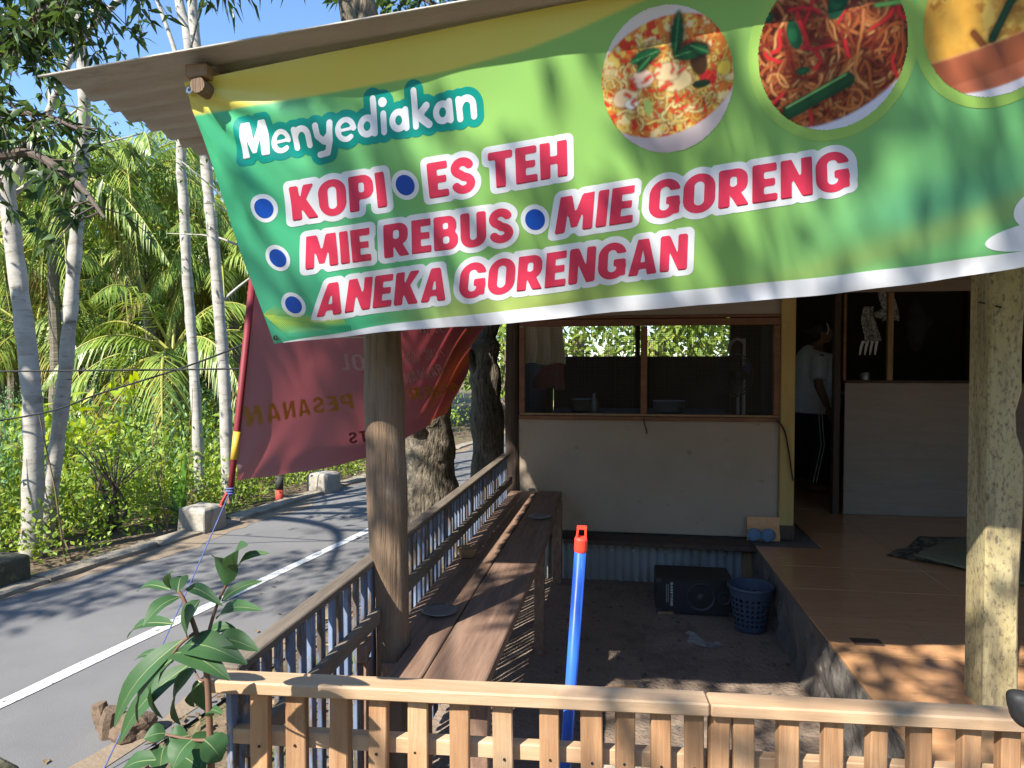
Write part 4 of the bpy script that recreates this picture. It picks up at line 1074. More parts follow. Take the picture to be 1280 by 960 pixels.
# ------------------------------------------------------------------ red banner seen from behind, tied between a pole and a roadside tree
RA = np.array([-1.76, 3.0, 0.0]); RB = np.array([-1.02, 5.2, 0.0]); RDIR = RB - RA
RNRM = np.array([RDIR[1], -RDIR[0], 0]); RNRM = RNRM / np.linalg.norm(RNRM)      # side that faces the stall
def r_bot(t): return np.interp(t, [-.03, .1, .2, .39, .56, .65, .78, .88, .98, 1.02], [.905, .889, .884, .896, 1.0, 1.046, 1.112, 1.245, 1.69, 1.80])
def r_top(t): return 1.93 - .05 * np.sin(np.pi * np.clip(t, 0, 1)) + .02 * t
def RS(t, z, off=0.0):
    t = np.asarray(t, float); z = np.asarray(z, float)
    p = RA + RDIR * t[..., None]; p = p.copy(); p[..., 2] = z
    w = .030 * np.sin(t * 9 + z * 2.0) * np.clip(t * 3, 0, 1) + .012 * np.sin(t * 21 - z * 5)
    q = (z - 1.05) - (t - .66) * 1.9                      # folds gathered towards the lower corner
    w = w + .022 * np.sin(q * 34) * smooth(.50, .80, t) * np.exp(-(q / .55) ** 2)
    w = w + .012 * np.sin((z - .9) * 26 - t * 55) * np.exp(-(t / .14) ** 2 - ((z - .9) / .2) ** 2)
    w = w + .05 * np.exp(-((z - r_bot(t)) / .05) ** 2) * smooth(.02, .3, t) * (1 - smooth(.5, .7, t))
    return p + RNRM * (w + off)[..., None]
redb = thing('red_banner', (-1.8, 3.0, 0.0), 'faded red vinyl banner seen from behind with mirrored lettering, between pole and tree', 'banner')
nt_, nz_ = 150, 70
T, Wv = np.meshgrid(np.linspace(-.02, 1.015, nt_ + 1), np.linspace(0, 1, nz_ + 1), indexing='ij')
Z = r_top(T) * (1 - Wv) + r_bot(T) * Wv
T = T + (Z - .907) * .065 * np.clip(1 - T / .5, 0, 1)            # left edge leans with the pole
P = RS(T, Z).reshape(-1, 3) - np.array(BASE[redb])
I = np.arange((nt_ + 1) * (nz_ + 1)).reshape(nt_ + 1, nz_ + 1)
F = np.stack([I[:-1, :-1], I[:-1, 1:], I[1:, 1:], I[1:, :-1]], -1).reshape(-1, 4)
RC = srgb(158, 104, 106); col = np.broadcast_to(RC, T.shape + (3,)).copy()
col = mixc(col, srgb(170, 142, 144), smooth(.75, .2, T) * .9)
q = (Z - 1.05) - (T - .66) * 1.9
flame = np.exp(-((q + .02) / .14) ** 2) * smooth(.60, .70, T) * (.5 + .5 * np.sin(q * 60 + T * 20))
col = mixc(col, srgb(206, 136, 70), np.clip(flame * 1.0, 0, 1))
col = mixc(col, srgb(120, 110, 60), np.exp(-((q - .13) / .03) ** 2) * smooth(.6, .7, T) * .7)
M['redvinyl'] = attrmat('red_banner_vinyl', rough=0.5, tr=0.36)
for n_ in M['redvinyl'].node_tree.nodes:
    if n_.type == 'BSDF_TRANSLUCENT':
        hs_ = nd(M['redvinyl'].node_tree, 'ShaderNodeMix', data_type='RGBA', blend_type='MULTIPLY'); hs_.inputs[0].default_value = 1; hs_.inputs[7].default_value = (1.0, .34, .40, 1)
        M['redvinyl'].node_tree.links.new(M['redvinyl'].node_tree.nodes['Color Attribute'].outputs[0], hs_.inputs[6]); M['redvinyl'].node_tree.links.new(hs_.outputs[2], n_.inputs[0])
me = fast_mesh('cloth', P, F, M['redvinyl'], smooth=True)
ca = me.color_attributes.new('Col', 'FLOAT_COLOR', 'POINT')
ca.data.foreach_set('color', np.concatenate([col.reshape(-1, 3), np.ones((len(P), 1))], 1).astype(np.float32).ravel())
link('cloth', me, redb)
M['rp_y'] = plain('faded_yellow_print', tuple(srgb(206, 160, 84)) + (1,), .5, tr=.42)
M['rp_w'] = plain('faded_white_print', tuple(srgb(226, 200, 200)) + (1,), .5, tr=.42)
M['rp_d'] = plain('faded_dark_print', tuple(srgb(126, 84, 84)) + (1,), .5, tr=.42)
def red_text(txt, t0, z0, h0, t1, z1, h1, mt, thin=.03):
    lay, W = text_layers(txt, (-thin,), res=14, gap=.12)
    V2 = np.array(lay[0][0]); a = V2[:, 0] / W; y = V2[:, 1]
    t = t0 + (t1 - t0) * a - .02 * y * .0; z = (z0 + (z1 - z0) * a) + (h0 + (h1 - h0) * a) * y
    Pp = RS(t + .01 * y * (t1 - t0) / abs(t1 - t0) * 1.0, z, .0025) - np.array(BASE[redb])
    me = bpy.data.meshes.new('lettering'); me.from_pydata(Pp.tolist(), [], lay[0][1]); me.materials.append(M[mt]); me.update()
    link('lettering', me, redb)
red_text('MENERIMA', .86, 1.240, .075, .40, 1.195, .088, 'rp_y')
red_text('PESANAN', .355, 1.190, .09, .012, 1.150, .100, 'rp_y')
red_text('RISOL', .50, 1.405, .095, .315, 1.412, .100, 'rp_w')
red_text('PASTEL', .76, 1.665, .05, .63, 1.655, .05, 'rp_w')
red_text('PISANG', .765, 1.50, .075, .655, 1.47, .075, 'rp_w', .05)
red_text('GORENG', .63, 1.465, .075, .50, 1.43, .075, 'rp_w', .05)
red_text('BAKWAN', .735, 1.375, .08, .555, 1.315, .08, 'rp_w', .04)
red_text('RTS', .46, .985, .07, .34, .985, .07, 'rp_d')
# pole with its red sleeve, yellow patch and the knot at the foot
m = MB(); m.tube([(-1.781, 2.94, .84), (-1.768, 2.985, 1.15), (-1.73, 3.09, 1.95)], [.013, .016, .017], 12); m.build('sleeve', plain('sleeve_red', tuple(srgb(122, 38, 46)) + (1,), .6, tr=.1), redb, smooth=True)
m = MB(); m.tube([(-1.774, 2.962, 1.00), (-1.768, 2.983, 1.13)], [.0165, .0175], 12); m.build('sleeve_patch', plain('sleeve_yellow', tuple(srgb(196, 160, 60)) + (1,), .5), redb, smooth=True)
m = MB(); m.tube([(-1.784, 2.935, .80), (-1.781, 2.94, .86)], .011, 8); m.build('pole', M['wood_log'], redb)
m = MB(); m.tube(catmull([(-1.73, 3.09, 1.94), (-1.5, 3.1, 2.06), (-1.30, 3.1, 2.13)], 4), .004, 6); m.build('tie_cord', M['rope'], redb)
m = MB()
for k in range(3): m.lathe([(.015, -.005), (.019, 0), (.015, .005)], (-1.781, 2.94, .845 + k * .012), 12)
m.build('knot', M['rope'], redb)
m = MB(); m.tube(catmull([(-1.79, 2.93, .85), (-1.81, 2.92, .81), (-1.815, 2.92, .79)], 3), [.008] * 6 + [.014], 6); m.build('rag', M['redpost'], redb)
pe = RS(np.array(1.0), np.array(1.80))
m = MB(); m.tube([tuple(pe), (-1.04, 5.44, 1.83)], .006, 6); m.build('tie_cord', M['rope_w'], redb)
m = MB(); pts = [Vector((-1.781, 2.935, .85)) * (1 - k / 8) + Vector((-1.79, 2.12, 0.0)) * (k / 8) for k in range(9)]
for k, p_ in enumerate(pts): p_.z -= .02 * math.sin(math.pi * k / 8)
m.tube(pts, .0026, 6); m.solo('guy_rope', M['rope'], (-1.79, 2.12, 0), 'thin blue rope running from the banner pole down to the ground', 'rope')

# ------------------------------------------------------------------ things in the yard
# broom pole behind the fence
bp = thing('broom', (-0.075, 1.36, 0), 'blue plastic broom pole with red hanging cap leaning behind the picket fence', 'broom')
A_ = Vector((-0.138, 1.40, 0.045)); B_ = Vector((-0.066, 1.305, 1.095)); dr = (B_ - A_).normalized()
m = MB(); m.tube([A_, B_], .0115, 16); m.build('pole', M['bluepipe'], bp, smooth=True)
Mq = dr.to_track_quat('Z', 'Y').to_matrix()
m = MB(); m.lathe([(.0122, -.004), (.0128, 0), (.0128, .02), (.011, .024), (0, .024)], B_, 16, M=Mq)
for sx_ in (-1, 1): m.beam(B_ + dr * .022 + Vector((sx_ * .0085, 0, 0)), B_ + dr * .042 + Vector((sx_ * .007, 0, 0)), .004, .012, up=(0, 1, 0))
m.beam(B_ + dr * .043 + Vector((-.0095, 0, 0)), B_ + dr * .043 + Vector((.0095, 0, 0)), .012, .005); m.build('cap', M['redcap'], bp)
m = MB(); m.box((-0.139, 1.402, .05), (.20, .03, .035)); m.build('head', M['redcap'], bp, bevel=.004)
m = MB()
for k in range(60): 
    x_ = -0.235 + .19 * (k % 20) / 19; y_ = 1.392 + .01 * (k // 20)
    m.beam((x_, y_, .034), (x_ + random.uniform(-.008, .008), y_ + random.uniform(-.01, .01), .0), .002, .002, up=(0, 1, 0))
tag(m.build('bristles', M['black'], bp), kind='stuff')
# loudspeaker lying on its side
sp = thing('loudspeaker', (0.45, 4.15, 0), 'black box loudspeaker lying on its side on the dirt below the wall', 'loudspeaker')
m = MB(); x0, x1, y0, y1, zt = 0.24, 0.675, 4.02, 4.30, 0.205
m.box(((x0 + x1) / 2, (y0 + y1) / 2, zt / 2 - .002), (x1 - x0, y1 - y0, zt), rotm(rz=0)); m.build('cabinet', M['black'], sp, bevel=.006)
m = MB(); m.lathe([(.020, 0), (.022, -.004), (.055, -.018), (.068, -.003), (.074, 0), (.078, .004), (.08, .002), (.08, -.002)], (.49, y0 - .003, .105), 30, M=rotm(rx=math.pi / 2)); m.build('cone', M['blackcone'], sp, smooth=True)
m = MB(); m.blob((.49, y0 - .002, .105), (.022, .01, .022), amp=0); m.build('dust_cap', M['blackcone'], sp, smooth=True)
m = MB(); m.lathe([(0, .0), (.02, -.012), (.034, 0), (.038, .003), (.038, -.001)], (.62, y0 - .003, .105), 20, M=rotm(rx=math.pi / 2)); m.build('tweeter', M['blackcone'], sp, smooth=True)
for cx_, cz_ in ((x0 + .012, .012), (x0 + .012, zt - .012), (x1 - .012, .012), (x1 - .012, zt - .012)):
    m = MB(); m.box((cx_, y0 - .002, cz_), (.03, .012, .03)); m.build('corner_guard', M['blackcone'], sp, bevel=.004)
lay, W = text_layers('BARETONE', (0,), res=12)
V2 = np.array(lay[0][0]); me = bpy.data.meshes.new('lettering')
me.from_pydata([(.318 + y * .014 - .45, y0 - .0035 - 4.15, .185 - x / W * .14) for x, y in V2], [], [tuple(f) for f in lay[0][1]]); me.materials.append(M['greyprint']); me.update()
link('lettering', me, sp)
for q_ in (0, 1):
    m = MB(); m.box((.306 - q_ * .010, y0 - .003, .12), (.0025, .001, .105)); m.build('small_print', M['greyprint'], sp)
m = MB(); m.box((0.29, y0 - .008, .006), (.09, .02, .012), rotm(rz=.1)); m.solo('wood_strip', M['wood_tan'], (0.29, y0, 0), 'short pale wood strip on the dirt under the loudspeaker corner', 'wood strip')
# waste basket
wb = thing('basket', (0.735, 3.86, 0), 'dark blue perforated plastic waste basket beside the loudspeaker', 'basket')
m = MB(); V = []; F = []
H = .235; nr, ncirc = 17, 44
for i in range(nr + 1):
    z = .004 + H * i / nr; r = .083 + .033 * i / nr
    for k in range(ncirc):
        t = 2 * math.pi * k / ncirc; V.append((0.735 + r * math.cos(t), 3.86 + r * math.sin(t), z))
for i in range(nr):
    for k in range(ncirc):
        k2 = (k + 1) % ncirc; a, b, c, d = i * ncirc + k, i * ncirc + k2, (i + 1) * ncirc + k2, (i + 1) * ncirc + k
        if 2 <= i <= 13 and i % 2 == 0 and k % 2 == 0: continue
        F.append((a, b, c, d))
m.add(V, F); m.build('body', M['basket'], wb)
m = MB(); m.lathe([(.083, .004), (0, .004), (0, .0), (.083, 0)], (0.735, 3.86, 0), 30); m.build('base', M['basket'], wb)
m = MB(); m.lathe([(.115, .222), (.122, .225), (.123, .243), (.116, .245), (.113, .238)], (0.735, 3.86, 0), 36); m.build('rim', M['basket'], wb, smooth=True)
# crumpled clear bag
random.seed(5)
m = MB(); V = []; F = []
for i in range(25):
    for j in range(13):
        u, v = i / 24, j / 12
        pin = .35 + .65 * math.sin(math.pi * min(1, .12 + u))                   # pinched at one end
        V.append((0.37 + .18 * u + .015 * math.sin(v * 5 + u * 3), 3.63 + (.11 * (v - .5)) * pin - .05 * u + .01 * math.sin(u * 9), .006 + .04 * math.sin(math.pi * v) * (.55 + .45 * math.sin(u * 5 + 1)) + .008 * math.sin(u * 17 + v * 9) * math.sin(math.pi * v)))
for i in range(24):
    for j in range(12): F.append((i * 13 + j, (i + 1) * 13 + j, (i + 1) * 13 + j + 1, i * 13 + j + 1))
m.add(V, F); m.solo('plastic_bag', M['bag'], (0.45, 3.63, 0), 'crumpled clear plastic bag on the dirt in front of the loudspeaker', 'plastic bag', smooth=True)
# printed card and sandals on the ledge
cd = thing('printed_card', (0.955, 4.60, .296), 'small orange patterned card propped at the foot of the yellow doorway post', 'card')
m = MB(); m.box((0.955, 4.618, .375), (.205, .005, .155), rotm(rx=-.06)); m.build('sheet', M['card'], cd)
for dx in (-.052, .052):
    m = MB(); m.lathe([(0, -.0015), (.019, -.0015), (.019, 0)], (0.955 + dx, 4.6165, .41), 20, M=rotm(rx=math.pi / 2 - .06)); m.build('printed_circle', M['white'], cd)
sd = thing('sandals', (0.935, 4.57, .296), 'pair of blue-grey sandals standing on edge in front of the orange card', 'sandals')
for dx in (-.043, .043):
    m = MB(); m.blob((0.935 + dx, 4.575, .345), (.046, .02, .044), seed=int(dx * 1000), amp=.05, sub=3); m.build('sandal', M['sandal'], sd, smooth=True)
# folded mat and dark patch on the tiles
fm = thing('floor_mat', (1.9, 4.35, .31), 'folded green mat with patterned edge lying on the tiled floor', 'mat')
m = MB(); V = []; F = []
C4 = [(1.59, 4.31), (2.02, 4.78), (2.9, 4.75), (2.3, 3.75)]
for i in range(21):
    for j in range(13):
        u, v = i / 20, j / 12
        x_ = (C4[0][0] * (1 - u) + C4[1][0] * u) * (1 - v) + (C4[3][0] * (1 - u) + C4[2][0] * u) * v
        y_ = (C4[0][1] * (1 - u) + C4[1][1] * u) * (1 - v) + (C4[3][1] * (1 - u) + C4[2][1] * u) * v
        V.append((x_, y_, .314 + .012 * math.sin(u * 7 + v * 4) ** 2 + .03 * math.exp(-((u - .8) / .15) ** 2) * (1 - v)))
for i in range(20):
    for j in range(12): F.append((i * 13 + j, (i + 1) * 13 + j, (i + 1) * 13 + j + 1, i * 13 + j + 1))
m.add(V, F); m.build('patterned_side', M['mat_pattern'], fm, smooth=True)
m = MB(); V = []; F = []
for i in range(21):
    for j in range(17):
        u, v = i / 20, j / 16
        p0 = Vector((1.74, 4.30, 0)).lerp(Vector((2.12, 3.72, 0)), u); p1 = Vector((2.3, 4.75, 0)).lerp(Vector((2.9, 4.2, 0)), u)
        p_ = p0.lerp(p1, v); a_ = max(0, .12 - v) / .12
        V.append((p_.x - .0 + .02 * a_ * a_, p_.y, .335 + .02 * math.sin(v * 2.2) - .018 * a_ ** 2 + .008 * math.sin(u * 5 + v * 3)))
for i in range(20):
    for j in range(16): F.append((i * 17 + j, i * 17 + j + 1, (i + 1) * 17 + j + 1, (i + 1) * 17 + j))
m.add(V, F); m.build('plain_side', M['mat_green'], fm, smooth=True)
m = MB(); m.tube(catmull([(1.74, 4.30, .327), (1.9, 4.05, .333), (2.12, 3.72, .328)], 6), .010, 10); m.build('rolled_edge', M['mat_green'], fm, smooth=True)
m = MB(); m.box((1.022, 2.952, .3117), (.115, .072, .0025), rotm(rz=.02)); m.solo('floor_patch', M['plate_dark'], (1.022, 2.952, .31), 'small dark rectangular patch on the orange floor tiles', 'floor patch', bevel=.0008)
# rubble near the fence
random.seed(14)
for i, (x_, y_, sz, lab) in enumerate(((0.03, 2.33, .07, 'pale rubble stone behind the pickets, left of the three biggest'), (0.20, 2.30, .085, 'largest pale rubble stone behind the pickets'), (0.36, 2.40, .055, 'small rubble stone right of the largest pale one'),
        (0.60, 2.35, .07, 'rubble stone at the foot of the floor plinth'), (-0.47, 2.28, .075, 'grey rubble stone under the near end of the bench'), (-0.33, 2.18, .05, 'small flat stone under the near end of the bench'), (0.74, 2.22, .06, 'broken stone wedged against the plinth near the fence'))):
    m = MB(); m.blob((x_, y_, sz * .5), (sz, sz * .8, sz * .65), seed=i + 3, amp=.16, sub=2); m.solo('rubble_stone', M['stone'], (x_, y_, 0), lab, 'stone', 'rubble behind the picket fence')
m = MB(); m.box((0.03, 3.0, .012), (.14, .05, .024), rotm(rz=.15)); m.solo('wood_chip', M['wood_tan'], (0.03, 3.0, 0), 'flat piece of pale scrap wood lying on the yard dirt', 'scrap wood', bevel=.002)
V = []; F = []
for i in range(700):                                     # pebbles on the dirt
    x_ = random.uniform(-.3, .84); y_ = random.uniform(1.35, 4.5); r = random.choice((.004, .005, .007, .011)) * random.uniform(.7, 1.3); o_ = len(V)
    V += [(x_ + r, y_, 0), (x_, y_ + r, 0), (x_ - r, y_, 0), (x_, y_ - r, 0), (x_, y_, r * .9), (x_ + r * .3, y_, -r)]
    F += [(o_, o_ + 1, o_ + 4), (o_ + 1, o_ + 2, o_ + 4), (o_ + 2, o_ + 3, o_ + 4), (o_ + 3, o_, o_ + 4)]
tag(link('pebbles', fast_mesh('pebbles', V, F, M['grout'])), 'scattered small pebbles on the yard dirt', 'pebbles', kind='stuff')
#MARK3

# ------------------------------------------------------------------ kitchen behind the screens
random.seed(31)
kt = thing('kitchen_table', (0.2, 6.1, .31), 'dark kitchen table behind the window screen', 'table')
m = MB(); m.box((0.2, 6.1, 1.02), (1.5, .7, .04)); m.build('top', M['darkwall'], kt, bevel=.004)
for dx in (-.7, .7):
    for dy in (-.3, .3):
        m = MB(); m.box((0.2 + dx, 6.1 + dy, .655), (.05, .05, .69)); m.build('leg', M['darkwall'], kt)
for i, (x_, y_, r, h, lab) in enumerate(((-0.28, 5.95, .10, .10, 'dark cooking pot on the kitchen table, left one'), (0.45, 6.0, .13, .09, 'wide dark cooking pot on the kitchen table'))):
    m = MB(); m.lathe([(0, 0), (r * .9, 0), (r, .02), (r, h), (r + .008, h + .004), (r * .95, h), (r * .92, .02), (0, .015)], (0, 0, 0), 20); m.solo('pot', M['zinc'], (x_, y_, 1.04), lab, 'pot', smooth=True, local=True)
m = MB(); m.lathe([(0, 0), (.03, 0), (.032, .01), (.03, .10), (.012, .14), (.012, .165), (0, .165)], (0, 0, 0), 14); m.solo('bottle', M['plate'], (-.18, 5.72, 1.04), 'small pale bottle standing on the kitchen table', 'bottle', smooth=True, local=True)
fan = thing('stand_fan', (0.97, 5.75, .31), 'dark standing fan behind the right half of the window screen', 'fan')
fc = Vector((0.955, 5.70, 1.36)); FM = rotm(rx=math.pi / 2, rz=.5)
m = MB()
for r in (.05, .10, .145, .17):
    for zz in ((-.03, .03) if r < .17 else (0,)):
        pts = [fc + FM @ Vector((r * math.cos(a), r * math.sin(a), zz * (1.2 - r * 5))) for a in np.linspace(0, 2 * math.pi, 33)]
        m.tube(pts, .003 if r < .17 else .006, 5, cap=False)
for k in range(20):
    a = k * math.pi / 10
    for sg in (-1, 1): m.tube([fc + FM @ Vector((.04 * math.cos(a), .04 * math.sin(a), .04 * sg)), fc + FM @ Vector((.17 * math.cos(a), .17 * math.sin(a), 0))], .0018, 4)
m.build('cage', M['blackcone'], fan)
for k in range(3):
    m = MB(); a0 = k * 2.094; V = []
    for i in range(6):
        for j in range(4):
            a = a0 + j * .28; r = .03 + i * .024; V.append(fc + FM @ Vector((r * math.cos(a), r * math.sin(a), .012 * (j - 1.5))))
    m.add(V, [(i * 4 + j, (i + 1) * 4 + j, (i + 1) * 4 + j + 1, i * 4 + j + 1) for i in range(5) for j in range(3)]); m.build('blade', M['rope'] if k == 0 else M['blackcone'], fan)
m = MB(); m.lathe([(0, -.02), (.045, -.02), (.05, .06), (.03, .10), (0, .10)], fc, 16, M=FM); m.build('motor', M['blackcone'], fan)
m = MB(); m.tube([fc + Vector((.03, .08, -.02)), (0.985, 5.77, 1.15), (0.985, 5.77, .36)], .013, 10); m.build('pole', M['zinc'], fan)
m = MB(); m.lathe([(0, 0), (.17, 0), (.17, .015), (.03, .045), (0, .045)], (0.985, 5.77, .311), 24); m.build('base', M['blackcone'], fan)
m = MB(); m.tube(catmull([(1.06, 5.95, .311), (1.06, 5.95, 1.55), (1.05, 5.95, 1.63), (1.0, 5.95, 1.66), (.95, 5.95, 1.62), (.94, 5.95, 1.56)], 6), .014, 10)
m.solo('bent_pipe', M['zinc'], (1.06, 5.95, .311), 'pale upright pipe with a hooked top behind the window screen', 'pipe', smooth=True)
def drape(name, c, w, h, yb, mt, label, cat, waves=4, taper=.8, seed=0):
    m = MB(); V = []; F = []; rd = random.Random(seed)
    ph = rd.uniform(0, 6)
    for i in range(19):
        for j in range(15):
            u, v = i / 18, j / 14
            ww = w * (taper + (1 - taper) * v) * (1 + .05 * math.sin(v * 9 + ph))
            V.append((c[0] + (u - .5) * ww + .02 * math.sin(v * 4 + ph), c[1] + .02 * math.sin(u * waves * 6.28 + ph) * (.4 + v), c[2] + h * (.5 - v) + .01 * math.sin(u * 11 + ph) * v))
    for i in range(18):
        for j in range(14): F.append((i * 15 + j, i * 15 + j + 1, (i + 1) * 15 + j + 1, (i + 1) * 15 + j))
    m.add(V, F)
    return m, (c[0], c[1], c[2] - h / 2)
m, b = drape('curtain', (-0.57, 5.30, 1.66), .34, .42, 0, None, '', '', 3); m.solo('curtain', M['curtain'], b, 'cream curtain hanging behind the left end of the window screen', 'curtain', smooth=True)
m, b = drape('cloth', (-0.52, 5.45, 1.36), .28, .22, 0, None, '', '', 2, .6, 3); m.solo('cloth', M['pinkcloth'], b, 'dull pink cloth hanging below the cream curtain', 'cloth', smooth=True)
ap = thing('apron', (2.0, 5.72, 1.55), 'grey checked cloth with striped frill hanging behind the opening beside the wooden mullion', 'cloth')
m, b = drape('body', (1.965, 5.72, 1.76), .13, .28, 0, None, '', '', 2, .6, 5); m.build('body', M['cloth_grey'], ap, smooth=True)
for k in range(4):
    m = MB(); m.tube(catmull([(1.915 + k * .034, 5.71, 1.63), (1.90 + k * .036, 5.71, 1.58), (1.892 + k * .037, 5.715, 1.52)], 3), [.011] * 4 + [.010, .008, .006], 6); m.build('frill_strip', M['white'], ap)
m, b = drape('fold', (2.09, 5.72, 1.90), .12, .24, 0, None, '', '', 2, .9, 6); m.build('fold', M['cloth_grey'], ap, smooth=True)
m = MB(); m.blob((2.02, 5.66, 1.835), (.055, .03, .03), seed=4, amp=.25); m.build('knot', M['cloth_grey'], ap, smooth=True)
hb = thing('hanging_bag', (2.37, 5.9, 1.55), 'dark cloth bag hanging in the opening right of the wooden mullion', 'bag')
m = MB(); m.lathe([(.012, .22), (.03, .18), (.065, .12), (.085, .02), (.08, -.06), (.05, -.14), (.02, -.2), (0, -.2)], (2.37, 5.9, 1.75), 14); m.build('body', M['cloth_black'], hb, smooth=True)
m = MB(); m.tube([(2.37, 5.9, 1.96), (2.37, 5.9, 2.12)], .006, 6); m.build('strap', M['cloth_black'], hb)
m = MB(); m.blob((2.45, 5.88, 1.78), (.04, .03, .05), seed=9, amp=.1); m.build('pouch', M['cloth_black'], hb, smooth=True)
m = MB(); m.lathe([(0, 0), (.028, 0), (.03, .005), (.03, .05), (.02, .06), (0, .06)], (0, 0, 0), 14); m.solo('jar', M['plate'], (1.85, 5.47, 1.328), 'small glass jar on the sill of the right-hand opening', 'jar', smooth=True, local=True)

# ------------------------------------------------------------------ the person in the doorway (profile, facing right)
pr_ = thing('person', (1.78, 6.45, .31), 'person in pale short-sleeved top and dark striped trousers standing in the doorway, looking right', 'person')
def remesh(mb, voxel, smooth_it=6):
    me = mb.mesh('tmp', [], Vector((0, 0, 0)))
    o = bpy.data.objects.new('tmp', me); COL.objects.link(o)
    md = o.modifiers.new('r', 'REMESH'); md.mode = 'VOXEL'; md.voxel_size = voxel
    sm = o.modifiers.new('s', 'SMOOTH'); sm.iterations = smooth_it; sm.factor = .5
    dg = bpy.context.evaluated_depsgraph_get(); dg.update()
    out = bpy.data.meshes.new_from_object(o.evaluated_get(dg))
    bpy.data.objects.remove(o); bpy.data.meshes.remove(me)
    return out
def person_part(mb, name, mt, voxel, parent, it=6):
    me = remesh(mb, voxel, it); me.name = name
    n = len(me.vertices); co = np.empty(n * 3, np.float32); me.vertices.foreach_get('co', co)
    co = co.reshape(-1, 3) - np.array(BASE[parent], np.float32); me.vertices.foreach_set('co', co.ravel())
    me.materials.clear(); me.materials.append(mt); me.polygons.foreach_set('use_smooth', [True] * len(me.polygons)); me.update()
    return link(name, me, parent)
px, py, pz = 1.78, 6.45, .31
def pp(dx, dy, z): return Vector((px + dx, py + dy, pz + z))
body = MB()
body.tube(catmull([pp(-.03, 0, .72), pp(-.01, 0, .95), pp(-.02, 0, 1.12), pp(-.03, 0, 1.24), pp(-.01, 0, 1.31)], 3), [.12, .13, .135, .135, .13, .125, .12, .125, .125, .12, .10, .07, .05], 14)
body.tube([pp(-.01, 0, 1.26), pp(.015, 0, 1.36)], [.045, .043], 12)
body.blob(pp(.035, 0, 1.42), (.082, .068, .098), amp=0, sub=3)
body.blob(pp(.075, 0, 1.375), (.045, .048, .05), amp=0, sub=2)                       # jaw
body.tube([pp(.112, 0, 1.43), pp(.132, 0, 1.405), pp(.115, 0, 1.393)], [.010, .013, .010], 8)     # nose
body.tube([pp(.10, -.015, 1.372), pp(.113, 0, 1.37), pp(.10, .015, 1.372)], .009, 7)   # lips
for sg in (-1, 1): body.blob(pp(.02, sg * .068, 1.415), (.018, .009, .028), amp=0)      # ears
for sg in (-1, 1):
    sh = pp(-.02, sg * .155, 1.22); el = pp(-.045, sg * .20, .97) if sg < 0 else pp(.03, sg * .2, .98); wr = pp(.03, sg * .20, .77) if sg < 0 else pp(.16, sg * .17, .92)
    body.tube([sh, (sh + el) / 2, el], [.052, .048, .040], 10); body.tube([el, (el + wr) / 2, wr], [.040, .036, .026], 10)
    d_ = (wr - el).normalized(); palm = wr + d_ * .045
    body.blob(palm, (.030, .016, .045), amp=0)
    for q_ in range(4):
        f0 = palm + d_ * .03 + Vector((-.022 + q_ * .0145, 0, 0)); ln = (.055, .065, .06, .048)[q_]
        body.tube([f0, f0 + d_ * ln * .55, f0 + d_ * ln + Vector((.010, .0, .0))], [.009, .0085, .007], 6)
    t0_ = wr + d_ * .02 + Vector((.024, 0, 0)); body.tube([t0_, t0_ + d_ * .03 + Vector((.014, 0, 0)), t0_ + d_ * .055 + Vector((.016, 0, 0))], [.010, .009, .007], 6)
for sg in (-1, 1):
    hp = pp(-.02, sg * .075, .74); kn = pp(.015 * (1 if sg < 0 else 2), sg * .075, .42); an = pp(-.05 + .03 * (sg > 0), sg * .075, .07)
    body.tube([hp, (hp + kn) / 2, kn], [.085, .075, .056], 10); body.tube([kn, kn * .55 + an * .45, an], [.056, .05, .034], 10)
    body.tube([an + Vector((-.03, 0, -.035)), an + Vector((.06, 0, -.04)), an + Vector((.13, 0, -.048))], [.034, .034, .02], 10)
person_part(body, 'body', M['skin'], .009, pr_, 4)
sh_ = MB()
sh_.tube(catmull([pp(-.01, 0, .70), pp(-.005, 0, .86), pp(.0, 0, 1.02), pp(-.02, 0, 1.16), pp(-.03, 0, 1.245), pp(-.015, 0, 1.285)], 3), [.198, .20, .20, .198, .195, .192, .188, .183, .178, .172, .16, .148, .13, .10, .085, .07], 18)
for sg in (-1, 1):
    s0 = pp(-.02, sg * .13, 1.21); e0 = pp(-.045, sg * .205, 1.0) if sg < 0 else pp(.02, sg * .205, 1.0)
    sh_.tube([s0, (s0 + e0) / 2, e0], [.075, .073, .068], 12)
person_part(sh_, 'shirt', M['shirt'], .012, pr_, 5)
tr_ = MB()
tr_.tube([pp(-.015, 0, .86), pp(-.015, 0, .78), pp(-.02, 0, .68)], [.145, .16, .15], 16)
for sg in (-1, 1):
    hp = pp(-.02, sg * .078, .74); kn = pp(.015 * (1 if sg < 0 else 2), sg * .078, .42); an = pp(-.05 + .03 * (sg > 0), sg * .078, .075)
    tr_.tube([hp, (hp + kn) / 2, kn, (kn + an) / 2, an], [.10, .092, .073, .066, .058], 12)
trs = person_part(tr_, 'trousers', M['trousers'], .011, pr_, 4)
for dx in (-.013, .013):
    m = MB(); m.tube([pp(-.02 + dx, -.188, .70), pp(-.008 + dx, -.176, .58), pp(.012 + dx, -.155, .43), pp(-.02 + dx, -.148, .25), pp(-.048 + dx, -.14, .09)], .0042, 6); m.build('stripe', M['white'], trs)
hr = MB(); hr.blob(pp(.012, 0, 1.455), (.092, .082, .088), amp=0, sub=3); hr.blob(pp(-.075, 0, 1.43), (.055, .05, .052), amp=.05, sub=2); hr.blob(pp(-.02, 0, 1.40), (.07, .076, .07), amp=0, sub=2)
person_part(hr, 'hair', M['hair'], .010, pr_, 3)
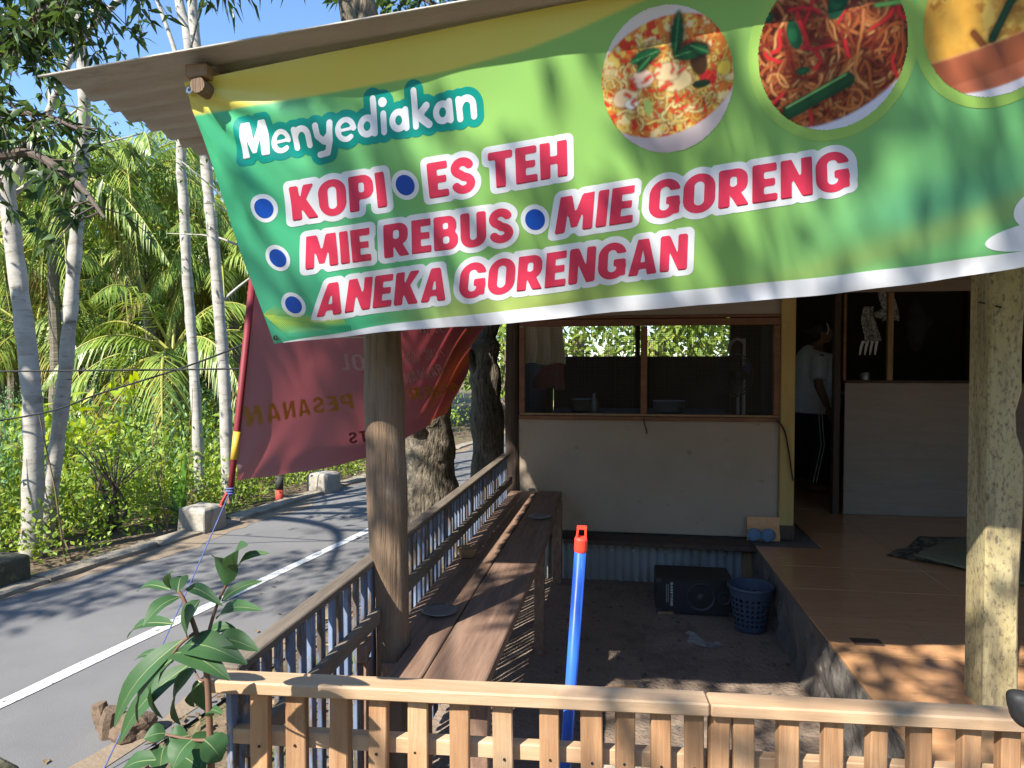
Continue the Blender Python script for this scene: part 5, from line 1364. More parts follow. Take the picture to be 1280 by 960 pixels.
m = MB(); m.tube(catmull([pp(.055, -.082, 1.40), pp(.07, -.07, 1.45), pp(.06, -.055, 1.50)], 4), .005, 8); m.build('hair_clip', M['white'], pr_)
for sg in (-1, 1):
    m = MB(); m.blob(pp(.098, sg * .028, 1.432), (.008, .011, .007), amp=0); m.build('eye', M['white'], pr_, smooth=True)

# ------------------------------------------------------------------ roadside things
def guard_block(c, w, h, label, mt='block', name='guard_block', rz=None):
    m = MB(); a = math.atan2(RD.x, RD.y) if rz is None else rz
    V = []
    for k, (z, s) in enumerate(((-.05, 1.04), (h * .86, 1.0), (h * .93, .97), (h, .80))):
        for dx, dy in ((-1, -1), (1, -1), (1, 1), (-1, 1)):
            p = rotm(rz=-a) @ Vector((dx * w / 2 * s + random.uniform(-.006, .006), dy * w / 2 * s + random.uniform(-.006, .006), 0)); V.append((c[0] + p.x, c[1] + p.y, z + random.uniform(-.004, .004)))
    F = []
    for k in range(3):
        for q in range(4): F.append((k * 4 + q, k * 4 + (q + 1) % 4, (k + 1) * 4 + (q + 1) % 4, (k + 1) * 4 + q))
    F.append((12, 13, 14, 15)); m.add(V, F)
    return m.solo(name, M[mt], (c[0], c[1], 0), label, 'concrete block', 'guard blocks along the far road edge' if name == 'guard_block' else None, bevel=.008)
guard_block((-3.58, 5.47), .27, .215, 'squat concrete guard block at the far road edge beside the banana plant')
guard_block((-3.29, 7.33), .27, .22, 'squat concrete guard block at the far road edge under the red banner')
guard_block((-3.97, 3.83), .27, .20, 'dark mossy concrete guard block at the left edge beside the leaning white trunks', 'mossblock')
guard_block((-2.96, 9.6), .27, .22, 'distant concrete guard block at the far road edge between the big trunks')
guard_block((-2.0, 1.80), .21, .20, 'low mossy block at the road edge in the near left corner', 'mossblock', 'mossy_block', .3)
m = MB(); m.tube([(-3.50, 6.7, -.05), (-3.50, 6.7, .13)], .042, 12); po_ = thing('road_post', (-3.50, 6.7, 0), 'short red and black painted post at the far road edge', 'post'); m.build('red_band', M['redpost'], po_, smooth=True)
m = MB(); m.tube([(-3.50, 6.7, .13), (-3.50, 6.7, .27)], .0425, 12); m.build('black_band', M['blackpost'], po_, smooth=True)
st_ = thing('tree_stump', (-1.90, 2.38, 0), 'knobbly cut tree stump with two short stubs at the road edge', 'stump')
m = MB(); m.blob((-1.87, 2.38, .03), (.085, .07, .055), seed=3, amp=.22, sub=3); m.build('root', M['stump'], st_)
m = MB(); m.tube([(-1.95, 2.36, .0), (-1.94, 2.35, .07), (-1.93, 2.35, .11)], [.04, .034, .03], 9, wob=.12); m.build('stub', M['stump'], st_)
m = MB(); m.tube([(-2.0, 2.40, .0), (-2.02, 2.40, .06), (-2.03, 2.40, .10)], [.035, .03, .028], 9, wob=.12); m.build('stub', M['stump'], st_)

# ------------------------------------------------------------------ vegetation helpers
def unit(a): return a / np.maximum(np.linalg.norm(a, axis=-1, keepdims=True), 1e-9)
def leaves(P, D, Nn, L, W, fold=.25, droop=.2):
    """5-vertex folded leaves; P base points, D directions, Nn rough normals -> V, F(tris)"""
    n = len(P); D = unit(D); R = unit(np.cross(D, Nn)); Nn = np.cross(R, D)
    L = np.broadcast_to(L, (n,))[:, None]; W = np.broadcast_to(W, (n,))[:, None]
    mid = P + D * L * .45 - np.array([0, 0, 1]) * L * droop * .15
    l = mid - R * W * .5 + Nn * W * fold; r = mid + R * W * .5 + Nn * W * fold
    tip = P + D * L - np.array([0, 0, 1]) * L * droop
    V = np.stack([P, l, mid, r, tip], 1).reshape(-1, 3)
    b = (np.arange(n) * 5)[:, None]
    F = np.concatenate([b + np.array([[0, 2, 1]]), b + np.array([[0, 3, 2]]), b + np.array([[1, 2, 4]]), b + np.array([[2, 3, 4]])], 0)
    return V, F
def kites(P, D, Nn, L, W):
    n = len(P); D = unit(D); R = unit(np.cross(D, Nn)); L = np.broadcast_to(L, (n,))[:, None]; W = np.broadcast_to(W, (n,))[:, None]
    V = np.stack([P, P + D * L * .5 - R * W * .5, P + D * L, P + D * L * .5 + R * W * .5], 1).reshape(-1, 3)
    b = (np.arange(n) * 4)[:, None]
    return V, b + np.array([[0, 1, 2, 3]])
def rdir(n, r, up=0.0):
    d = r.normal(size=(n, 3)); d[:, 2] += up; return unit(d)
def join(parts):
    V = []; F = []; o = 0
    for v, f in parts: V.append(v); F.append(f + o); o += len(v)
    return np.concatenate(V), np.concatenate(F)
def clump(r, c, rad, n, L, W, droop=.3, shell=.35, up=.2):
    d = rdir(n, r); k = (shell + (1 - shell) * r.random(n) ** .6)[:, None]
    P = np.array(c) + d * k * np.array(rad)
    return leaves(P, d + .8 * rdir(n, r, up), rdir(n, r, 1.2), L * r.uniform(.6, 1.25, n), W * r.uniform(.7, 1.2, n), droop=droop)
def place(name, V, F, mt, parent, smooth_=False):
    return link(name, fast_mesh(name, V - np.array(BASE[parent]), F, mt, smooth=smooth_), parent)
def limb(mb, pts, r0, r1, n=8, seg=5, wob=.04):
    c = catmull(pts, seg); k = len(c)
    mb.tube(c, [r0 + (r1 - r0) * i / (k - 1) for i in range(k)], n, wob=wob)
    return c

# ---- overhanging mango tree on the far side of the road (branches fill the upper left)
r = np.random.default_rng(101)
mg = thing('mango_tree', (-6.2, 2.6, 0), 'dark leafed mango tree whose branches hang into the upper left corner', 'tree')
m = MB(); limb(m, [(-6.2, 2.6, -.1), (-6.1, 2.6, 1.2), (-5.8, 2.7, 2.4), (-5.4, 2.9, 3.0)], .22, .14, 12); m.build('trunk', M['bark_brown'], mg, smooth=True)
m = MB()
L1 = limb(m, [(-5.5, 2.9, 2.95), (-4.7, 3.4, 3.25), (-3.83, 3.8, 3.44), (-3.66, 3.8, 3.49), (-3.42, 3.78, 3.62), (-3.1, 3.7, 3.82), (-2.6, 3.5, 4.1)], .10, .026, 9)
L2 = limb(m, [(-5.4, 2.9, 3.0), (-4.6, 3.5, 2.82), (-3.85, 3.7, 2.74), (-3.5, 3.7, 2.72), (-3.15, 3.65, 2.5), (-2.95, 3.6, 2.3)], .055, .008, 8)
L3 = limb(m, [(-4.7, 3.4, 3.25), (-4.2, 3.6, 3.1), (-3.84, 3.7, 3.0), (-3.5, 3.75, 2.98), (-3.2, 3.7, 2.86)], .035, .007, 7)
L4 = limb(m, [(-5.4, 2.9, 3.0), (-5.2, 2.4, 3.8), (-4.8, 1.3, 4.6), (-4.5, -.1, 4.9)], .09, .02, 9)
L6 = limb(m, [(-4.8, 1.3, 4.6), (-4.0, 1.1, 4.8), (-3.1, .85, 4.8), (-2.4, .9, 4.85)], .03, .010, 7)
L7 = limb(m, [(-5.4, 2.9, 3.0), (-5.8, 1.6, 4.2), (-5.9, -.4, 4.7), (-6.5, -1.2, 4.9)], .08, .02, 7)
L9 = limb(m, [(-4.7, 3.4, 3.25), (-4.3, 3.7, 3.6), (-3.9, 3.9, 3.85), (-3.4, 4.0, 3.98), (-2.9, 4.0, 4.0)], .035, .008, 7)
tips = []
parts = []
for Lb, n, lo in ((L1, 92, .3), (L2, 24, .33), (L3, 34, .3), (L9, 60, .3)):
    for _ in range(n):
        p = Lb[int((lo + (1 - lo) * r.random()) * (len(Lb) - 1))]
        d = Vector((r.normal() * .8, r.normal() * .5, -.35 + r.normal() * .6)); d.normalize(); ln = r.uniform(.15, .42)
        q1 = p + d * ln * .5 + Vector((0, 0, .03)); q2 = p + d * ln + Vector((0, 0, -.02)); m.tube([p, q1, q2], [.006, .004, .0022], 5)
        tips.append(np.array(q2)); tips.append(np.array(q1))
tips = np.array(tips)
for p in tips:
    k = r.integers(5, 9); d = rdir(k, r, -.35)
    parts.append(leaves(np.tile(p, (k, 1)) + r.normal(size=(k, 3)) * .012, d, rdir(k, r, 1.0), r.uniform(.07, .13, k), r.uniform(.026, .042, k), fold=.12, droop=.25))
for c, rad, n in (((-4.5, -.15, 4.8), (.75, .6, .4), 420), ((-5.9, -.4, 4.8), (.6, .7, .4), 420), ((-6.5, -1.2, 4.9), (.8, .7, .5), 600), ((-3.1, .8, 4.8), (.85, .7, .3), 190),
                  ((-5.6, 2.6, 3.6), (.5, .5, .35), 260), ((-2.5, .9, 4.85), (.5, .6, .25), 300)):  # last clump added out of view to block sun on wall and bench
    parts.append(clump(r, c, rad, n, .15, .045))
V, F = join(parts); place('crown', V, F, M['leaf_mango'], mg); m.build('branches', M['bark_branch'], mg)

# ---- shade tree behind the camera, it dapples the banner, the fence and the bench
r = np.random.default_rng(55)
shd = thing('shade_tree', (-2.7, -6.6, 0), 'leafy shade tree standing behind the viewer', 'tree')
m = MB(); limb(m, [(-2.7, -6.6, -.1), (-2.65, -6.4, 1.5), (-2.5, -5.9, 3.2), (-2.3, -5.0, 4.6)], .17, .10, 12); m.build('trunk', M['bark_brown'], shd, smooth=True)
m = MB(); parts = []
CL = []
for _ in range(40):                                       # over the banner
    CL.append((np.array([-1.65 + r.uniform(-1.3, 1.35), -1.45 + r.uniform(-.42, .36), 5.1 + r.uniform(-.2, .25)]), r.uniform(.10, .22)))
for _ in range(9):                                        # over the bench and the yard
    CL.append((np.array([-2.1 + r.uniform(-.9, 1.0), -2.15 + r.uniform(-.2, .2), 5.1 + r.uniform(-.2, .2)]), r.uniform(.10, .18)))
for _ in range(17):                                       # over the tiled floor and the yellow post
    CL.append((np.array([-1.1 + r.uniform(-.5, .6), -2.3 + r.uniform(-.4, .4), 5.1 + r.uniform(-.15, .15)]), r.uniform(.12, .22)))
for _ in range(9):                                        # over the fence, thinner
    CL.append((np.array([-1.8 + r.uniform(-1.3, 1.6), -2.95 + r.uniform(-.3, .3), 5.2 + r.uniform(-.4, .6)]), r.uniform(.15, .26)))
for _ in range(16):                                       # the far side of the crown
    CL.append((np.array([-1.9 + r.uniform(-1.0, 2.0), -6.0 + r.uniform(-.9, .5), 5.3 + r.uniform(-.5, .8)]), r.uniform(.25, .40)))
HUB = [Vector((-2.8, -1.75, 4.9)), Vector((-2.1, -1.65, 5.0)), Vector((-1.4, -1.6, 5.0)), Vector((-.7, -1.6, 5.05)), Vector((-2.2, -2.7, 5.1)), Vector((-2.3, -5.2, 4.9)), Vector((-1.2, -5.4, 5.2))]
for h_ in HUB: limb(m, [(-2.3, -5.0, 4.6), Vector((-2.3, -5.0, 4.6)).lerp(h_, .5) + Vector((0, 0, .25)), h_], .03, .011, 6, 4)
for c, rad in CL:
    s0 = min(HUB, key=lambda h: (h - Vector(c)).length)
    limb(m, [s0, s0.lerp(Vector(c), .5) + Vector((0, 0, -.05)), c], .010, .004, 5, 3)
    parts.append(clump(r, c, (rad * 1.25, rad * 1.25, rad * .7), int(52 * (rad / .3) ** 2) + 4, .13, .05))
V, F = join(parts); place('crown', V, F, M['leaf_mango'], shd); m.build('branches', M['bark_branch'], shd)

# ---- two big roadside trunks behind the bench
r = np.random.default_rng(77); random.seed(77)
bt = thing('roadside_tree', (-1.39, 4.95, 0), 'thick rough-barked tree trunk just outside the blue fence', 'tree')
m = MB()
c = catmull([(-1.37, 4.95, -.05), (-1.375, 4.95, .4), (-1.39, 4.95, .8), (-1.40, 4.95, 1.1), (-1.45, 4.97, 1.6), (-1.56, 5.0, 2.4), (-1.80, 5.05, 3.4), (-1.98, 5.1, 4.2), (-2.1, 5.1, 5.0)], 6)
m.tube(c, [(.21 - .02 * i / 12 if i < 12 else .19 - .002 * (i - 12)) + .012 * math.sin(i * 1.1) for i in range(len(c))], 16, wob=.09); m.build('trunk', M['bark_brown'], bt, smooth=True)
m = MB(); m.tube([(-1.40, 4.85, .92), (-1.44, 4.74, 1.02), (-1.46, 4.70, 1.07)], [.07, .06, .045], 9, wob=.15); m.build('branch_stub', M['bark_brown'], bt)
m = MB(); parts = []
for k in range(9):
    a = k * .7; e = Vector((-1.9 + 1.5 * math.cos(a), 4.9 + 1.5 * math.sin(a), 5.6 + .5 * math.sin(k * 2.3))); limb(m, [(-2.05, 5.1, 4.6), Vector((-2.05, 5.1, 5.0)).lerp(e, .5), e], .05, .01, 6, 3)
    parts.append(clump(r, e, (.7, .7, .5), 420, .14, .045))
for e in ((-2.95, 4.8, 4.35), (-2.45, 4.75, 4.45)):
    limb(m, [(-2.0, 5.1, 4.3), ((-2.0 + e[0]) / 2, 4.9, 4.45), e], .02, .005, 6, 3); parts.append(clump(r, e, (.3, .3, .22), 90, .12, .035, droop=.7))
V, F = join(parts); place('crown', V, F, M['leaf_mango'], bt); m.build('branches', M['bark_branch'], bt)
b2 = thing('pale_trunk_tree', (-1.08, 5.65, 0), 'pale cut-topped tree trunk hung with the banner end, seen past the window wall', 'tree')
m = MB()
c = catmull([(-1.05, 5.65, -.05), (-1.06, 5.65, .4), (-1.07, 5.65, .9), (-1.085, 5.65, 1.3), (-1.09, 5.65, 1.55), (-1.05, 5.67, 1.8), (-1.0, 5.7, 2.3), (-1.0, 5.8, 3.2), (-.9, 6.1, 4.4)], 5)
m.tube(c, [.16 - .0022 * i + .010 * math.sin(i * 1.3) - (.03 if i > 22 else 0) for i in range(len(c))], 14, wob=.05); m.build('trunk', M['bark_brown'], b2, smooth=True)
m = MB(); limb(m, [(-1.14, 5.6, 1.35), (-1.25, 5.55, 1.6), (-1.3, 5.5, 1.9)], .05, .035, 9); m.build('limb', M['bark_brown'], b2, smooth=True); m = MB(); parts = []
for k in range(6):
    a = k * 1.05; e = Vector((-.7 + 1.5 * math.cos(a), 6.6 + 1.3 * math.sin(a), 5.2)); limb(m, [(-.9, 6.1, 4.3), e], .04, .01, 6, 3); parts.append(clump(r, e, (.7, .7, .5), 330, .14, .045))
V, F = join(parts); place('crown', V, F, M['leaf_mango'], b2); m.build('branches', M['bark_brown'], b2)

# ---- pale slender trees across the road
def pale_tree(pts, r0, r1, label, forks, seed, crown_z=5.2, base=None):
    rr = np.random.default_rng(seed); random.seed(seed)
    b = pts[0]; t = thing('pale_bark_tree', (b[0], b[1], 0), label, 'tree', 'pale slender trees across the road')
    m = MB(); pts = [(b[0], b[1], -.1)] + list(pts[1:]) 
    c = catmull(pts, 6); k = len(c)
    m.tube(c, [r0 + (r1 - r0) * i / (k - 1) + .004 * math.sin(i * 1.9) for i in range(k)], 12, wob=.055); m.build('trunk', M['bark_white'], t, smooth=True)
    parts = []
    for f in [None] + list(forks):
        m = MB(); e = c[-1]
        if f is not None: e = limb(m, f[0], f[1], f[2], 8)[-1]
        for _ in range(6):
            q = Vector(e) + Vector((rr.normal() * .7, rr.normal() * .7, rr.uniform(.2, 1.4))); limb(m, [e, Vector(e).lerp(q, .5) + Vector((0, 0, .1)), q], .02, .004, 5, 3)
            n = 70; P = np.array(q) + rr.normal(size=(n, 3)) * np.array([.35, .35, .16])
            parts.append(leaves(P, rdir(n, rr, -.1), rdir(n, rr, 1.5), rr.uniform(.05, .09, n), rr.uniform(.015, .03, n)))
        m.build('limb', M['bark_white'], t, smooth=True)
    V, F = join(parts); place('crown', V, F, M['leaf_feather'], t)
    return t
pale_tree([(-4.36, 4.5, 0), (-4.31, 4.5, .82), (-4.34, 4.5, 1.48), (-4.43, 4.5, 2.2), (-4.5, 4.5, 2.79), (-4.58, 4.5, 3.3), (-4.7, 4.5, 4.3), (-4.7, 4.5, 5.4)], .074, .042,
          'leftmost and thickest pale trunk with a forked limb across the road', [([(-4.5, 4.5, 2.76), (-4.4, 4.5, 2.89), (-4.27, 4.5, 3.1), (-4.15, 4.5, 3.26), (-3.9, 4.6, 3.9), (-3.3, 4.7, 4.4), (-2.9, 4.8, 4.6)], .035, .018),
          ([(-4.36, 4.52, 1.75), (-4.45, 4.55, 2.1), (-4.6, 4.6, 2.7)], .045, .03)], 1)
pale_tree([(-4.5, 4.75, 0), (-4.39, 4.75, .54), (-4.27, 4.75, 1.29), (-4.19, 4.75, 1.98), (-4.12, 4.75, 2.66), (-4.06, 4.75, 3.27), (-4.05, 4.75, 3.69), (-4.1, 4.75, 4.24), (-4.2, 4.8, 5.4)], .056, .038,
          'pale trunk leaning right beside the thickest one across the road', [], 2)
pale_tree([(-4.54, 6.9, 0), (-4.57, 6.9, .88), (-4.61, 6.9, 1.67), (-4.66, 6.9, 2.46), (-4.69, 6.9, 3.24), (-4.71, 6.9, 3.77), (-4.6, 6.9, 4.88), (-4.71, 6.9, 5.4), (-4.8, 6.9, 6.4)], .055, .05,
          'slender pale trunk across the road, second from the red banner', [([(-4.66, 6.9, 4.3), (-4.75, 6.9, 4.8), (-5.0, 6.9, 5.5)], .03, .02)], 3)
pale_tree([(-3.9, 6.4, 0), (-3.92, 6.4, 1.08), (-3.96, 6.4, 1.81), (-4.03, 6.4, 2.7), (-4.09, 6.4, 3.35), (-4.15, 6.4, 4.15), (-4.2, 6.4, 4.79), (-4.23, 6.4, 5.3), (-4.2, 6.4, 6.3)], .06, .045,
          'slender pale trunk directly left of the red banner pole', [([(-3.98, 6.4, 2.05), (-3.8, 6.5, 2.25), (-3.5, 6.6, 2.5)], .016, .008)], 4)

# ---- palms
FR = []
def make_frond(L, a, b, seed, mt, n=40):
    rr = np.random.default_rng(seed)
    t = np.linspace(0, 1, 16)
    X_ = L * (t - .18 * t ** 2); Z_ = L * (a * t - b * t ** 2)
    mbv = MB(); mbv.tube([Vector((x, 0, z)) for x, z in zip(X_, Z_)], [.022 * (1 - .85 * q) + .003 for q in t], 5)
    Vr = np.array(mbv.v)
    P = []; D = []; Ls = []; Nn = []
    for k in range(n):
        q = .16 + .84 * k / (n - 1)
        x = L * (q - .18 * q * q); z = L * (a * q - b * q * q)
        tg = np.array([1 - .36 * q, 0, a - 2 * b * q]); tg /= np.linalg.norm(tg)
        for sg in (-1, 1):
            dr_ = tg * (.55 + .5 * q) + np.array([0, sg * (1.0 - .3 * q), -.25 - .4 * rr.random()]) + rr.normal(size=3) * .09
            P.append((x, 0, z)); D.append(dr_); Ls.append(L * .26 * math.sin(math.pi * min(.18 + .80 * q, 1.0)) ** .8 * rr.uniform(.85, 1.1)); Nn.append((0, 0, 1))
    P = np.array(P); D = unit(np.array(D)); Ls = np.array(Ls)
    R = unit(np.cross(D, np.array(Nn, float))); w = (.028 * L / 2.4) * np.ones(len(P))
    # three-segment hanging leaflets
    dn = np.array([0, 0, -1.0])
    p0 = P; p1 = P + D * Ls[:, None] * .5 + dn * Ls[:, None] * .06; p2 = P + D * Ls[:, None] * .92 + dn * Ls[:, None] * .38
    V = np.stack([p0 - R * w[:, None] * .3, p0 + R * w[:, None] * .3, p1 - R * w[:, None] * .55, p1 + R * w[:, None] * .55, p2], 1).reshape(-1, 3)
    bq = (np.arange(len(P)) * 5)[:, None]
    F = [tuple(x) for x in (bq + np.array([[0, 1, 3, 2]])).tolist()] + [tuple(x) for x in (bq + np.array([[2, 3, 4]])).tolist()]
    mb = MB(); mb.add(mbv.v, mbv.f, 1); mb.add(V.tolist(), F, 0)
    return mb.mesh('frond', [mt, M['rachis']])
FR_G = [make_frond(2.5, .75, .95, 1, M['leaf_palm']), make_frond(2.6, .45, .95, 2, M['leaf_palm']), make_frond(2.3, 1.1, 1.0, 3, M['leaf_palm']), make_frond(2.4, .15, .9, 4, M['leaf_palm'])]
FR_G.append(make_frond(2.5, .95, 1.75, 14, M['leaf_palm'], 46))
FR_Y = make_frond(2.4, .1, .95, 5, M['leaf_palm_y']); FR_D = make_frond(2.2, -.5, .7, 6, M['leaf_palm_d'])
def palm(base, top, label, nf=22, sc=1.1, seed=0, rad=.085, yellow=2, dead=1):
    rr = random.Random(seed); b = Vector((base[0], base[1], 0)); tp = Vector(top)
    t = thing('coconut_palm', b, label, 'palm tree', 'coconut palms beyond the road')
    m = MB(); c = catmull([b + Vector((0, 0, -.1)), b.lerp(tp, .35) + Vector((.05, 0, 0)), b.lerp(tp, .7) + Vector((-.03, 0, 0)), tp], 10)
    m.tube(c, [rad * (1.15 - .45 * i / (len(c) - 1)) * (1 + .06 * (i % 2)) for i in range(len(c))], 10); m.build('trunk', M['bark_palm'], t)
    for k in range(nf):
        a = k * 2.39996 + rr.uniform(-.2, .2); lev = k / nf
        if k >= nf - dead: me = FR_D
        elif k >= nf - dead - yellow: me = FR_Y
        else: me = FR_G[2] if lev < .22 else FR_G[0] if lev < .5 else FR_G[1] if lev < .66 else FR_G[4] if lev < .84 else FR_G[3]
        o = link('frond', me, t, tp + Vector((0, 0, .02 - .1 * lev)))
        o.rotation_euler = (rr.uniform(-.25, .25), rr.uniform(-.12, .12) + (-.2 if lev < .2 else 0), a); s = sc * rr.uniform(.85, 1.1); o.scale = (s, s, s)
    if rr.random() < .7:
        for q in range(4):
            m = MB(); m.blob(tp + Vector((.16 * math.cos(q * 1.6), .16 * math.sin(q * 1.6), -.16)), (.09, .09, .11), amp=0); m.build('coconut', M['rachis'], t, smooth=True)
palm((-7.25, 10.0), (-7.69, 10, 4.45), 'tall coconut palm whose crown stands just left of the roof corner', 24, 0.84, 1)
palm((-8.5, 9.2), (-8.16, 9, 4.0), 'coconut palm with crown between the two leaning pale trunks', 23, 0.84, 2)
palm((-11.2, 11.2), (-10.99, 11, 3.3), 'coconut palm with crown at the left edge of view', 23, 0.84, 3)
palm((-10.6, 13.0), (-10.69, 13, 3.5), 'coconut palm standing deep in the garden between pale trunks', 22, 0.84, 4)
palm((-6.5, 11.0), (-6.57, 11, 3.5), 'coconut palm with crown behind the pale trunk nearest the red banner', 23, 0.84, 5)
palm((-6.3, 9.0), (-6.32, 9, 1.6), 'young yellowish coconut palm with crown near the ground', 19, 0.84, 6, .10, 5, 0)
palm((-6.4, 12.4), (-6.45, 12.2, 3.3), 'coconut palm partly hidden behind the green banner edge', 22, 0.84, 7)
palm((-10.2, 16.0), (-10.4, 16, 6.6), 'tallest distant coconut palm rising behind the others', 23, 0.84, 8)
palm((-9.4, 10.1), (-9.5, 10, 1.9), 'low coconut palm with yellowing fronds left of the leaning trunks', 20, 0.84, 9, .11, 4, 1)
palm((-8.3, 14.5), (-8.4, 14.5, 4.6), 'coconut palm far behind the crown left of the roof corner', 22, 0.84, 10)
palm((-7.6, 10.6), (-7.2, 10.5, 3.3), 'coconut palm with drooping dark fronds in the middle of the garden', 20, 0.70, 12)
palm((-6.4, 10.2), (-6.3, 10.2, 2.9), 'coconut palm with small crown just left of the red banner sleeve', 19, 0.66, 14)
palm((-12.6, 14.2), (-12.7, 14.2, 5.0), 'distant coconut palm at the far left of the garden', 22, 0.84, 11)

# ---- banana plants
def banana_leaf(p0, p1, L, w, mt, parent, droop=.3, seed=0):
    rr = random.Random(seed); d = (Vector(p1) - Vector(p0)).normalized()
    up = Vector((0, 0, 1)); side = d.cross(up)
    if side.length < .2: side = d.cross(Vector((.5, .8, 0)))
    side.normalize(); n = 14; V = []; F = []
    for i in range(n + 1):
        t = i / n; c = Vector(p0) + d * L * t - up * L * droop * t * t
        ww = w * math.sin(math.pi * min(.06 + t * .93, 1)) ** .55
        nrm = side.cross(d).normalized()
        for k in (-1, -.5, 0, .5, 1):
            jag = (1 + rr.uniform(-.10, .03)) if abs(k) == 1 else 1
            V.append(c + side * ww * k * jag + nrm * (-abs(k) * ww * .28) + nrm * rr.uniform(-.004, .004))
    for i in range(n):
        for k in range(4):
            if rr.random() < .03 and k in (0, 3): continue
            F.append((i * 5 + k, i * 5 + k + 1, (i + 1) * 5 + k + 1, (i + 1) * 5 + k))
    m = MB(); m.add(V, F); return m.build('leaf', mt, parent, smooth=True)
def banana(base, h, spec, label, seed, group='banana plants'):
    t = thing('banana_plant', (base[0], base[1], 0), label, 'banana plant', group)
    m = MB(); m.tube(catmull([(base[0], base[1], -.05), (base[0] + .02, base[1], h * .6), (base[0], base[1], h)], 4), [.06 * (1 - .5 * i / 8) for i in range(9)], 10); m.build('stem', M['stem_green'], t, smooth=True)
    for i, (az, el, L, w, mt, dr_) in enumerate(spec):
        d = Vector((math.cos(az) * math.cos(el), math.sin(az) * math.cos(el), math.sin(el))); p0 = Vector((base[0], base[1], h))
        banana_leaf(p0, p0 + d, L, w, M[mt], t, dr_, seed + i)
banana((-3.98, 5.75), .06, [(0.2, 1.45, .55, .075, 'leaf_banana', .0), (3.3, .75, .6, .06, 'leaf_mango', .55), (-.25, .65, .6, .06, 'leaf_mango', .5), (2.4, 1.2, .40, .07, 'leaf_banana', .1), (4.2, .5, .35, .05, 'leaf_banana_y', .4)],
       'young banana plant with one upright leaf beside the first guard block', 1)
banana((-7.0, 8.9), .5, [(.3, 1.35, .7, .10, 'leaf_banana', .05), (2.5, .8, .8, .10, 'leaf_banana', .4), (-.7, .7, .8, .1, 'leaf_banana', .5), (4.0, .6, .7, .1, 'leaf_banana_y', .5)], 'banana plant with bright upright leaf far back in the garden', 20)
banana((-.2, 9.6), .8, [(.4, 1.2, 1.2, .16, 'leaf_banana', .25), (2.6, .8, 1.2, .16, 'leaf_banana', .5), (-1.2, .9, 1.2, .15, 'leaf_banana', .5), (4.0, .8, 1.0, .14, 'leaf_banana_y', .6), (1.5, 1.0, 1.1, .15, 'leaf_banana', .4)], 'banana plant behind the kitchen seen through the left back screen', 40)
banana((1.2, 9.2), .75, [(.1, 1.1, 1.1, .16, 'leaf_banana', .3), (2.9, .9, 1.2, .16, 'leaf_banana_y', .5), (-1.5, .9, 1.1, .15, 'leaf_banana_y', .6), (4.2, .7, 1.0, .14, 'leaf_banana', .6), (1.5, 1.1, 1.1, .15, 'leaf_banana', .4)], 'banana plant with yellow leaves behind the right back screen', 60)

# ---- bright-leaved shrub and bare bush among the undergrowth
r = np.random.default_rng(9)
ys_ = thing('yellow_shrub', (-5.9, 6.6, 0), 'shrub with large bright yellow-green leaves across the road', 'shrub')
m = MB(); parts = []
for k in range(16):
    e = Vector((-5.9 + r.normal() * .38, 6.6 + r.normal() * .25, .75 + r.normal() * .22)); limb(m, [(-5.9, 6.6, -.02), Vector((-5.9, 6.6, .3)).lerp(e, .5), e], .012, .004, 5, 3)
    n = 9; parts.append(leaves(np.array(e) + r.normal(size=(n, 3)) * .07, rdir(n, r, -.5), rdir(n, r, .8), r.uniform(.12, .2, n), r.uniform(.06, .1, n)))
V, F = join(parts); place('foliage', V, F, leafmat('bright_yellow_leaf', (.30, .42, .03, 1), (.46, .52, .04, 1), .4, .45), ys_); m.build('stems', M['stem_red'], ys_)
bb = thing('bare_bush', (-4.35, 5.35, 0), 'twisted half-bare bush at the far road edge right of the pale trunks', 'bush')
m = MB(); parts = []; random.seed(8)
for k in range(7):
    e = Vector((-4.35 + r.normal() * .22, 5.35 + r.normal() * .15, .5 + r.random() * .35)); c = limb(m, [(-4.35 + r.normal() * .04, 5.35, -.05), (-4.35 + r.normal() * .1, 5.35 + r.normal() * .05, .22), e], .022, .005, 6, 4, .12)
    for _ in range(4):
        q = e + Vector((r.normal() * .13, r.normal() * .1, r.random() * .2)); m.tube([c[-4], q], [.005, .002], 4); n = 6; parts.append(leaves(np.array(q) + r.normal(size=(n, 3)) * .03, rdir(n, r), rdir(n, r, 1), .05, .022))
V, F = join(parts); m.build('stems', M['bark_branch'], bb); place('foliage', V, F, M['leaf_bush'], bb)

# ---- undergrowth masses, far wood
def edge_x(y): return RO.x + RP.x * 1.62 + (y - RO.y) * RD.x / RD.y + .0
r = np.random.default_rng(500)
def scatter(n, y0, y1, dmin, dmax, p=1.0):
    y = r.uniform(y0, y1, n); d = dmin + (dmax - dmin) * r.random(n) ** p
    return np.stack([edge_x(y) - d, y, np.zeros(n)], 1)
def mass(name, label, B, hmin, hmax, k, L, W, mt, spread, up=.3, stems=True, feather=False):
    n = len(B); parts = []
    H = r.uniform(hmin, hmax, n) 
    idx = np.repeat(np.arange(n), k)
    zz = r.random(len(idx)) ** .75
    P = B[idx] + np.stack([r.normal(size=len(idx)) * spread * (.4 + zz), r.normal(size=len(idx)) * spread * (.4 + zz), zz * H[idx]], 1)
    sc = r.uniform(.6, 1.3, n)[idx]
    out = unit(P - B[idx] + np.array([0, 0, .05])); 
    V, F = leaves(P, out + .9 * rdir(len(P), r, up), rdir(len(P), r, 1.4), L * sc * r.uniform(.7, 1.2, len(P)), W * sc, droop=.25)
    o = link(name, fast_mesh(name, V, F, mt)); return tag(o, label, 'undergrowth', kind='stuff')
mass('undergrowth', 'dense low green weeds along the far road edge', scatter(520, 2.6, 10.5, .02, 1.8), .10, .55, 34, .055, .026, M['leaf_bush'], .09)
